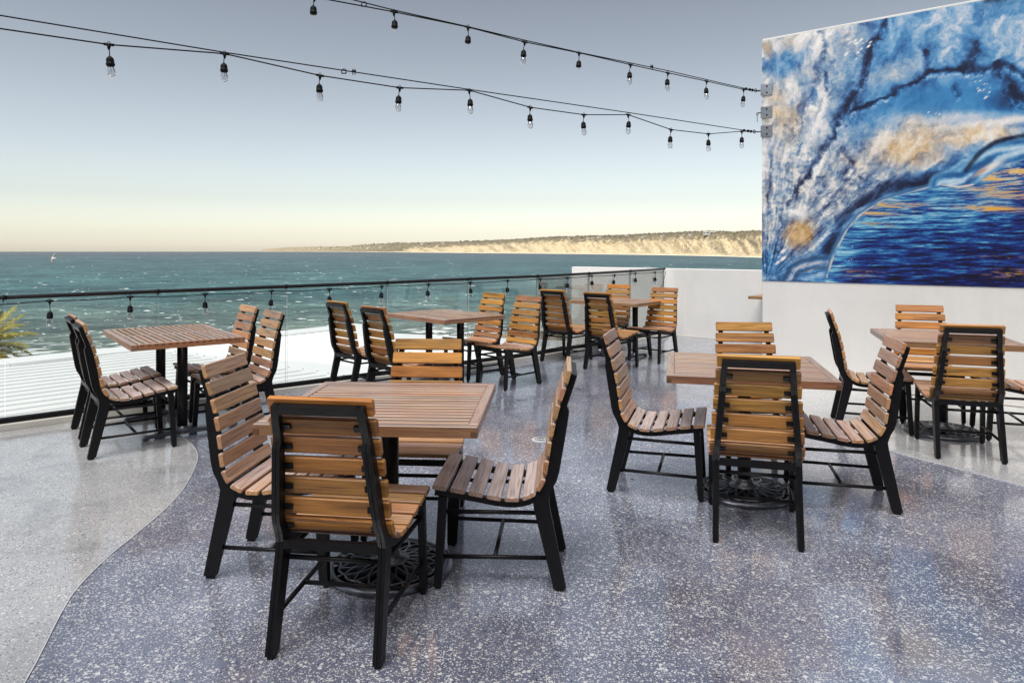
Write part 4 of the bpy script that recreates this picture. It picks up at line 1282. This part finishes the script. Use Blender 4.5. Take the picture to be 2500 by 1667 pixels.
c0 = mix_col(n, l, 1.0, c0, rm_.outputs[0], 'MULTIPLY'); c0 = mix_col(n, l, 1.0, c0, rs_.outputs[0], 'MULTIPLY'); c0 = mix_col(n, l, 1.0, c0, rc_.outputs[0], 'MULTIPLY'); c0 = mix_col(n, l, 1.0, c0, rg_.outputs[0], 'MULTIPLY')
l.new(c0, p.inputs['Base Color'])
p.inputs['Roughness'].default_value = 0.45; p.inputs['Specular IOR Level'].default_value = 0.12
bp = n.new('ShaderNodeBump'); bp.inputs['Strength'].default_value = 1.0; bp.inputs['Distance'].default_value = 1.2
l.new(math_node(n, l, 'ADD', n_sw, math_node(n, l, 'MULTIPLY', n_ch, 0.5)), bp.inputs['Height']); l.new(bp.outputs[0], p.inputs['Normal'])
M['sea'] = m
sm = MB(); rows = []
for y in [-3000, 60, 90, 120, 150, 200, 260, 340, 450, 600, 800, 1100, 1500, 2100, 3000, 4200, 5400, 6650]:
    rows.append([(x, y, SEA) for x in (-9000, -4000, -1500, -500, -150, 0, 150, 500, 1500, 4000, 9000)])
sm.loft(rows, closed=False, caps=False)
o = sm.build('sea', M['sea']); tag(o, kind='structure'); fix_normals(o.data)

# white caps and surf: low foam ridges on the water
M['foam'] = plain('foam', (0.80, 0.81, 0.80), 0.8, var=0.2, scale=0.5)
fm = MB(); rf_ = random.Random(11)
def foam(x, y, L, H, ang, W):
    k = 7; top, front, back = [], [], []
    ca_, sa_ = math.cos(ang), math.sin(ang)
    for j in range(k):
        t = j / (k - 1) * 2 - 1; e = max(0.02, 1 - t * t) * (0.55 + 0.6 * rf_.random())
        px = L / 2 * t; py = W * 0.5 * (rf_.random() - .5)
        for lst, dy, h in ((front, -W * e, -0.05), (top, 0, H * e), (back, W * e * 0.8, -0.05)):
            lst.append((x + px * ca_ - (py + dy) * sa_, y + px * sa_ + (py + dy) * ca_, SEA + h))
    fm.loft([front, top, back], closed=False, caps=False)
def shore_y(x):
    best = 1e9
    for i in range(len(sh) - 1):
        a, b = sh[i], sh[i + 1]
        if min(a.x, b.x) <= x <= max(a.x, b.x) and a.x != b.x: best = min(best, a.y + (b.y - a.y) * (x - a.x) / (b.x - a.x))
    return best if best < 1e8 else -1e9
cnt = 0
while cnt < 1100:
    q = rf_.random(); d = 140 * (1 - q * (1 - (140 / 4200) ** 0.75)) ** (-1 / 0.75)
    u = rf_.uniform(-60, 1900); x = (u - 1250) / FPX * d
    if d < shore_y(x) + 12: continue
    sz = (0.42 + 1.1 * rf_.random() ** 4) * (0.7 + d / 2400)
    foam(x, d, sz * rf_.uniform(1.6, 4.2), sz * 0.22 * rf_.uniform(.5, 1.2), R(-8) + rf_.gauss(0, .22), sz * rf_.uniform(.3, .6)); cnt += 1
    if rf_.random() < 0.45: foam(x + sz * rf_.uniform(-4, 4), d + sz * rf_.uniform(-1.5, 1.5), sz * rf_.uniform(1, 3), sz * .1, R(-8), sz * .25)
for i in range(420):                          # broken surf near the sand
    x = rf_.uniform(-140, 25); y = shore_y(x) + abs(rf_.gauss(0, 11)) + 0.5
    foam(x, y, rf_.uniform(1.5, 7.5), rf_.uniform(.03, .22), R(24) + rf_.gauss(0, .2), rf_.uniform(.25, .9))
o = fm.build('sea_foam', M['foam']); tag(o, 'white caps and surf foam on the teal sea', 'foam', kind='stuff')

# ------------------------------------------------------------------ far coast
CO = [  # u, base row, ridge row
    (640, 614.4, 608.5), (700, 614.4, 603.8), (760, 614.6, 602.5), (845, 615.0, 602.0), (869, 615.2, 599), (977, 616.0, 592.5), (990, 616.2, 593.5), (1060, 616.9, 591.5), (1122, 617.5, 590), (1174, 618.0, 588),
    (1253, 618.7, 585), (1320, 619.3, 581), (1349, 619.6, 578.6), (1468, 620.9, 576), (1522, 621.6, 574.8), (1596, 622.7, 570), (1645, 623.5, 568), (1729, 625.2, 564.5), (1793, 626.8, 566.5), (1857, 629, 563), (1960, 632.5, 560), (2150, 640, 556)]
cu = np.array([c[0] for c in CO], float); cb = np.array([c[1] for c in CO]); ct = np.array([c[2] for c in CO])
NU, NV = 520, 46
H0 = CAMZ - SEA
verts, cols = [], []
veg_line = []
for i in range(NU):
    u = 640 + (2150 - 640) * i / (NU - 1)
    vb = float(np.interp(u, cu, cb)); vt = float(np.interp(u, cu, ct))
    d0 = FPX * H0 / (vb - HOR); dirx = (u - 1250) / FPX
    inland = 130 + 0.11 * d0
    Hr = CAMZ - (vt - HOR) / FPX * (d0 + inland) - SEA
    s_al = u * 0.055
    gul = mnoise.fractal(Vector((s_al * 1.0, 0.3, 0)), 0.9, 2.1, 5)
    cliff = np.interp(u, [640, 960, 985, 1100, 1300, 1500, 2150], [0.12, 0.18, 0.40, 0.55, 0.70, 0.66, 0.74]) + 0.10 * mnoise.fractal(Vector((s_al * 0.7, 9.3, 0)), 1, 2, 3)
    cliff = min(0.92, max(0.08, cliff))
    for j in range(NV):
        t = j / (NV - 1)
        if t < 0.06:
            dd = t / 0.06 * inland * 0.10; z = 0.9 * t / 0.06
        elif t < 0.62:
            q = (t - 0.06) / 0.56
            prof = q ** 0.8
            dd = inland * (0.10 + 0.36 * q); z = 0.9 + (cliff * Hr - 0.9) * prof
        else:
            q = (t - 0.62) / 0.38
            dd = inland * (0.46 + 0.54 * q); z = cliff * Hr + (1 - cliff) * Hr * (1 - (1 - q) ** 1.6)
        w = math.sin(min(1, max(0, (t - 0.05) / 0.75)) * math.pi)
        g2 = mnoise.fractal(Vector((s_al * 0.8 + t * 1.4, t * 1.8, 4)), 0.9, 2.1, 6)
        rdg = 1 - abs(mnoise.noise(Vector((s_al * 0.62 + 0.9 * t, t * 0.8, 2.2)))) * 2
        dd += inland * 0.11 * w * (g2 * 0.8 + rdg * 0.55 + gul * 0.4)
        z += Hr * 0.075 * w * mnoise.fractal(Vector((s_al * 2.3, t * 6, 8)), 0.8, 2, 4)
        if t > 0.9: z += Hr * 0.02 * mnoise.fractal(Vector((u * 0.35, 3, 1)), 0.7, 2, 3) * (t - .9) * 10
        d = d0 + dd
        verts.append((dirx * d, d, SEA + z))
        vn = mnoise.fractal(Vector((s_al * 2.2 - 1.2 * t * 3, t * 7, 5)), 0.7, 2, 5)
        vg = 1 / (1 + math.exp(-(t - 0.60 + 0.16 * vn - (0.0 if u > 985 else -0.45)) * 34))
        gv = mnoise.fractal(Vector((s_al * 0.9 + 2.6 * t, t * 1.3, 15)), 0.8, 2.1, 6)
        vg = max(vg, 0.5 * (1 / (1 + math.exp(-(gv - 0.40 + 0.25 * (1 - t)) * 18))) * (1 if t > 0.1 else 0))
        sand_c = np.array((0.80, 0.65, 0.41)) * (0.86 + 0.22 * mnoise.fractal(Vector((s_al * 5, t * 24, 7)), .7, 2, 3))
        sand_c = sand_c * (1 - 0.22 * max(0, mnoise.noise(Vector((s_al * 0.9, t * 16, 1)))))
        veg_c = np.array((0.27, 0.225, 0.14)) * (0.8 + 0.5 * mnoise.fractal(Vector((s_al * 7, t * 20, 3)), .7, 2, 3))
        veg_c = veg_c * float(np.interp(u, [640, 980], [2.1, 1.0]))  # far-left scrub lightened, haze put into its colour
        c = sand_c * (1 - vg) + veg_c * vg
        if t < 0.06: c = np.array((0.85, 0.80, 0.68))
        cols.append((*np.clip(c, 0.02, 0.9), 1.0))
idx = lambda i, j: i * NV + j
faces = [(idx(i, j), idx(i + 1, j), idx(i + 1, j + 1), idx(i, j + 1)) for i in range(NU - 1) for j in range(NV - 1)]
# the land goes on behind the ridge
nb0 = len(verts)
for i in range(NU):
    x, y, z = verts[idx(i, NV - 1)]; k = 1 + 900 / y
    verts.append((x * k, y * k, SEA - 2)); cols.append(cols[idx(i, NV - 1)])
faces += [(idx(i, NV - 1), idx(i + 1, NV - 1), nb0 + i + 1, nb0 + i) for i in range(NU - 1)]
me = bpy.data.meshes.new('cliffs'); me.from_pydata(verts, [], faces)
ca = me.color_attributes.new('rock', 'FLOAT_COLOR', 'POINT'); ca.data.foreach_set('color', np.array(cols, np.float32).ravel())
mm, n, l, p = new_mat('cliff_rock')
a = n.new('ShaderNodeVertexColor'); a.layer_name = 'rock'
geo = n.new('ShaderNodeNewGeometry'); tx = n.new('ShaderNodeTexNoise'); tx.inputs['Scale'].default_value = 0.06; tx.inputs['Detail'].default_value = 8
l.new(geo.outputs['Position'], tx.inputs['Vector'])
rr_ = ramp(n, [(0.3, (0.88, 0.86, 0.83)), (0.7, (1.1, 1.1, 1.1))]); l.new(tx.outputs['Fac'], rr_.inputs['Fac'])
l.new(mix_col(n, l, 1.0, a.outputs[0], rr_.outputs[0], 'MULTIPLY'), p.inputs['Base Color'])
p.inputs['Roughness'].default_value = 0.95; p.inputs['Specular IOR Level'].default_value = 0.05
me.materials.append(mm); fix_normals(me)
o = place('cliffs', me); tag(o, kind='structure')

# scrub and trees on the ridge, too far to tell apart
tm = MB(); rt = random.Random(21)
def clump(P, r):
    k = 5; rings = []
    for a_, b_ in ((-0.3, 0.75), (0.25, 1.0), (0.7, 0.6), (0.95, 0.15)):
        rings.append([P + Vector((math.cos(q) * r * b_ * (0.8 + .4 * rt.random()), math.sin(q) * r * b_ * .8, r * a_ * 1.1)) for q in [2 * math.pi * j / k for j in range(k)]])
    tm.loft(rings)
for _ in range(1500):
    i = int(rt.triangular(40, 430, 380)); j = rt.choice([45, 45, 44, 43, 42, 41, 40, 38, 36])
    P = Vector(verts[idx(i, j)]); d = P.y
    clump(P + Vector((rt.uniform(-8, 8), rt.uniform(-5, 5), -0.5)), d / FPX * rt.uniform(0.7, 2.6) * (1.35 if rt.random() < .12 else 0.8))
o = tm.build('ridge_scrub', vegetation_mat('scrub', (0.12, 0.105, 0.065), (0.21, 0.18, 0.115), 0.08)); tag(o, 'distant trees and scrub along the top of the cliffs', 'scrub', kind='stuff')

# far houses on the cliff top
M['house_wall'] = plain('house_wall', (0.72, 0.69, 0.62), 0.8); M['house_roof'] = plain('house_roof', (0.34, 0.26, 0.2), 0.8); M['house_glass'] = plain('house_glass', (0.08, 0.09, 0.1), 0.2)
HS = [(1735, 570, 34, 'long white house among trees at the right end of the cliff top'), (1690, 573, 14, 'cream house just left of the long white cliff-top house'), (1672, 574.5, 10, 'small pale house two along from the long white cliff-top house'),
      (1618, 577, 12, 'flat pale house above the pale gully right of centre on the cliff'), (1573, 579, 11, 'small cream house at the head of the cliff gully'), (1532, 577.5, 9, 'small white house on the bare ridge left of the gully'),
      (1466, 580, 11, 'pale house at the notch in the cliff top'), (1436, 582.5, 7, 'tiny white house left of the notch in the cliff top'), (1389, 584, 7, 'tiny white house on the grassy cliff edge'), (1448, 582.8, 6, 'tiny house beside the notch in the cliff top'),
      (900, 606, 8, 'tiny pale house on the low brown hillside'), (930, 604, 6, 'tiny house at the right of the low brown hillside'), (1030, 597, 6, 'tiny house on the first rise of the coast'), (1085, 596, 6, 'tiny house between the low hill and the pale cliffs'), (780, 608, 7, 'tiny pale house on the farthest headland')]
va = np.array(verts[:NU * NV]).reshape(NU, NV, 3)
for (u, v, w, lab) in HS:
    i = int((u - 640) / (2150 - 640) * (NU - 1))
    vr = HOR - (va[i, :, 2] - CAMZ) / va[i, :, 1] * FPX
    j = int(np.argmin(np.abs(vr[28:] - v))) + 28
    P = Vector(va[i, j]); k = P.y / FPX; W_, Hh, Dp = w * k, (4.2 if w > 20 else 3.4) * k, w * k * .5
    h = empty('house', P + Vector((0, -Dp * .3, 0))); tag(h, lab, 'house', 'houses on the far cliff top')
    h.rotation_euler = (0, 0, rt.uniform(-.3, .3))
    MB().box((-W_ / 2, -Dp / 2, -Hh), (W_ / 2, Dp / 2, Hh * .8)).build('wall', M['house_wall'], h)
    rfm = MB(); e_ = W_ * .04
    rfm.add([(-W_ / 2 - e_, -Dp / 2 - e_, Hh * .8), (W_ / 2 + e_, -Dp / 2 - e_, Hh * .8), (W_ / 2 + e_, Dp / 2 + e_, Hh * .8), (-W_ / 2 - e_, Dp / 2 + e_, Hh * .8), (-W_ / 2 + e_, 0, Hh * 1.15), (W_ / 2 - e_, 0, Hh * 1.15)],
            [(0, 1, 5, 4), (1, 2, 5), (2, 3, 4, 5), (3, 0, 4), (0, 3, 2, 1)])
    rfm.build('roof', M['house_roof'] if w < 20 else M['house_wall'], h)
    if w >= 10:
        for q in (-.3, 0, .3): MB().box((q * W_ - W_ * .07, -Dp / 2 - .3, Hh * .1), (q * W_ + W_ * .07, -Dp / 2 + .1, Hh * .55)).build('window', M['house_glass'], h)

# ------------------------------------------------------------------ palm at the left edge
M['frond'] = vegetation_mat('frond', (0.26, 0.24, 0.045), (0.54, 0.44, 0.11), 2.0)
M['bark'] = vegetation_mat('bark', (0.16, 0.11, 0.06), (0.30, 0.21, 0.12), 3.0)
PB = pix(-48, 846, 30)
pt = empty('palm_tree', (PB.x, PB.y, -16)); tag(pt, 'palm tree with sunlit arching fronds at the left edge behind the white roof', 'palm tree')
hz = PB.z + 16
tr = MB(); tr.tube([(0.25, 0, 0), (0.1, 0, hz * .5), (0, 0, hz - .35), (0, 0, hz + 0.1)], [0.42, 0.33, 0.36, 0.22], 14); tr.build('trunk', M['bark'], pt)
def frond_mesh(droop, L, seed):
    q = random.Random(seed); mb = MB(); n_ = 30; pts = []
    for j in range(n_ + 1):
        t = j / n_; pts.append(Vector((L * (t - 0.12 * droop * t ** 3), 0, L * (0.10 * t - 0.42 * droop * t ** 2.2))))
    mb.tube(pts, [0.03 * (1 - 0.85 * j / n_) for j in range(n_ + 1)], 5)
    for j in range(3, n_ * 2):
        t = j / (n_ * 2); i0 = min(int(t * n_), n_ - 1); P = pts[i0].lerp(pts[i0 + 1], t * n_ - i0); d = (pts[i0 + 1] - pts[i0]).normalized()
        ll = L * 0.20 * (math.sin(math.pi * min(1, .12 + t * .92)) ** .7 + 0.15) * q.uniform(.85, 1.1)
        for sg in (-1, 1):
            side = Vector((0, sg, 0)); up = d.cross(side) * sg
            v = (d * 0.75 + side * 0.62 + Vector((0, 0, q.uniform(-.1, .35)))).normalized()
            wv = d * 0.016 * L / 2.2
            tip = P + v * ll + Vector((0, 0, -ll * .22 * (1 + droop * .3))); mid_ = P + v * ll * .55
            mb.add([P - wv, P + wv, mid_ + wv * 1.1, tip, mid_ - wv * 1.1], [(0, 1, 2, 4), (4, 2, 3)])
    return mb.mesh('frond', M['frond'])
FM = [frond_mesh(d_, 2.35, s_) for d_, s_ in ((0.35, 1), (0.8, 2), (1.3, 3), (1.8, 4))]
q = random.Random(4)
for k in range(44):
    lev = k / 44
    o = place('frond', FM[min(3, int(lev * 4))], pt, (0, 0, hz - 0.05 - 0.25 * lev))
    o.rotation_euler = (q.uniform(-.25, .25), R(-62) * (1 - lev) ** 1.3 + R(18) * lev, k * 2.39996)
    s_ = q.uniform(.8, 1.02); o.scale = (s_, s_, s_)

# ------------------------------------------------------------------ gull
gl = pix(131, 630, 40)
g = MB()
body = [(-0.24, .004), (-0.225, .020), (-0.19, .034), (-0.155, .040), (-0.11, .052), (-0.03, .066), (0.06, .058), (0.13, .036), (0.18, .022), (0.24, .030), (0.27, .004)]
g.loft([[(x, r * math.cos(q), r * .9 * math.sin(q) + (0.012 if x < -.14 else 0)) for q in [2 * math.pi * k / 12 for k in range(12)]] for x, r in body], smooth=True)
g.loft([[(x, r * math.cos(q), r * math.sin(q) + .008) for q in [2 * math.pi * k / 6 for k in range(6)]] for x, r in ((-0.235, .010), (-0.26, .007), (-0.285, .002))])
for sg in (-1, 1):
    rings = []
    for t, cx, ch_, h in ((0, -0.03, .16, .02), (.18, -0.06, .17, .06), (.38, -0.04, .15, .09), (.6, 0.01, .12, .07), (.82, .07, .08, .02), (1, .14, .02, -.03)):
        y = sg * (0.04 + 0.52 * t)
        rings.append([(cx - ch_ * .5, y, h), (cx - ch_ * .2, y, h + .012), (cx + ch_ * .5, y, h + .002), (cx - ch_ * .1, y, h - .006)])
    g.loft(rings, smooth=True)
m, n, l, p = new_mat('gull_plumage')
tc = n.new('ShaderNodeTexCoord'); sp_ = n.new('ShaderNodeSeparateXYZ'); l.new(tc.outputs['Object'], sp_.inputs[0])
ab = math_node(n, l, 'ABSOLUTE', sp_.outputs[1])
rp_ = ramp(n, [(0.0, (0.80, 0.78, 0.74)), (0.10, (0.78, 0.76, 0.72)), (0.16, (0.52, 0.42, 0.32)), (0.44, (0.48, 0.36, 0.26)), (0.52, (0.06, 0.05, 0.05))]); l.new(ab, rp_.inputs['Fac'])
l.new(rp_.outputs[0], p.inputs['Base Color']); p.inputs['Roughness'].default_value = 0.8
go = g.build('gull', m); fix_normals(go.data); go.location = gl; go.rotation_euler = (R(72), R(8), R(-8)); go.scale = (0.62, 0.62, 0.62)
tag(go, 'white and brown gull flying low over the sea at the left', 'gull')

# ------------------------------------------------------------------ the air between here and the coast
hb = MB().box((-9200, -3200, SEA - 3.5), (9200, 7600, 175.0)).build('haze', [])
m = bpy.data.materials.new('haze_air'); m.use_nodes = True
n, l = m.node_tree.nodes, m.node_tree.links
n.clear(); out = n.new('ShaderNodeOutputMaterial'); pv = n.new('ShaderNodeVolumePrincipled')
pv.inputs['Color'].default_value = (0.95, 0.95, 0.95, 1); pv.inputs['Density'].default_value = 2.2e-5; pv.inputs['Anisotropy'].default_value = -0.2
l.new(pv.outputs[0], out.inputs['Volume'])
hb.data.materials.append(m); tag(hb, 'pale sea haze between the terrace and the far coast', 'haze', kind='stuff')
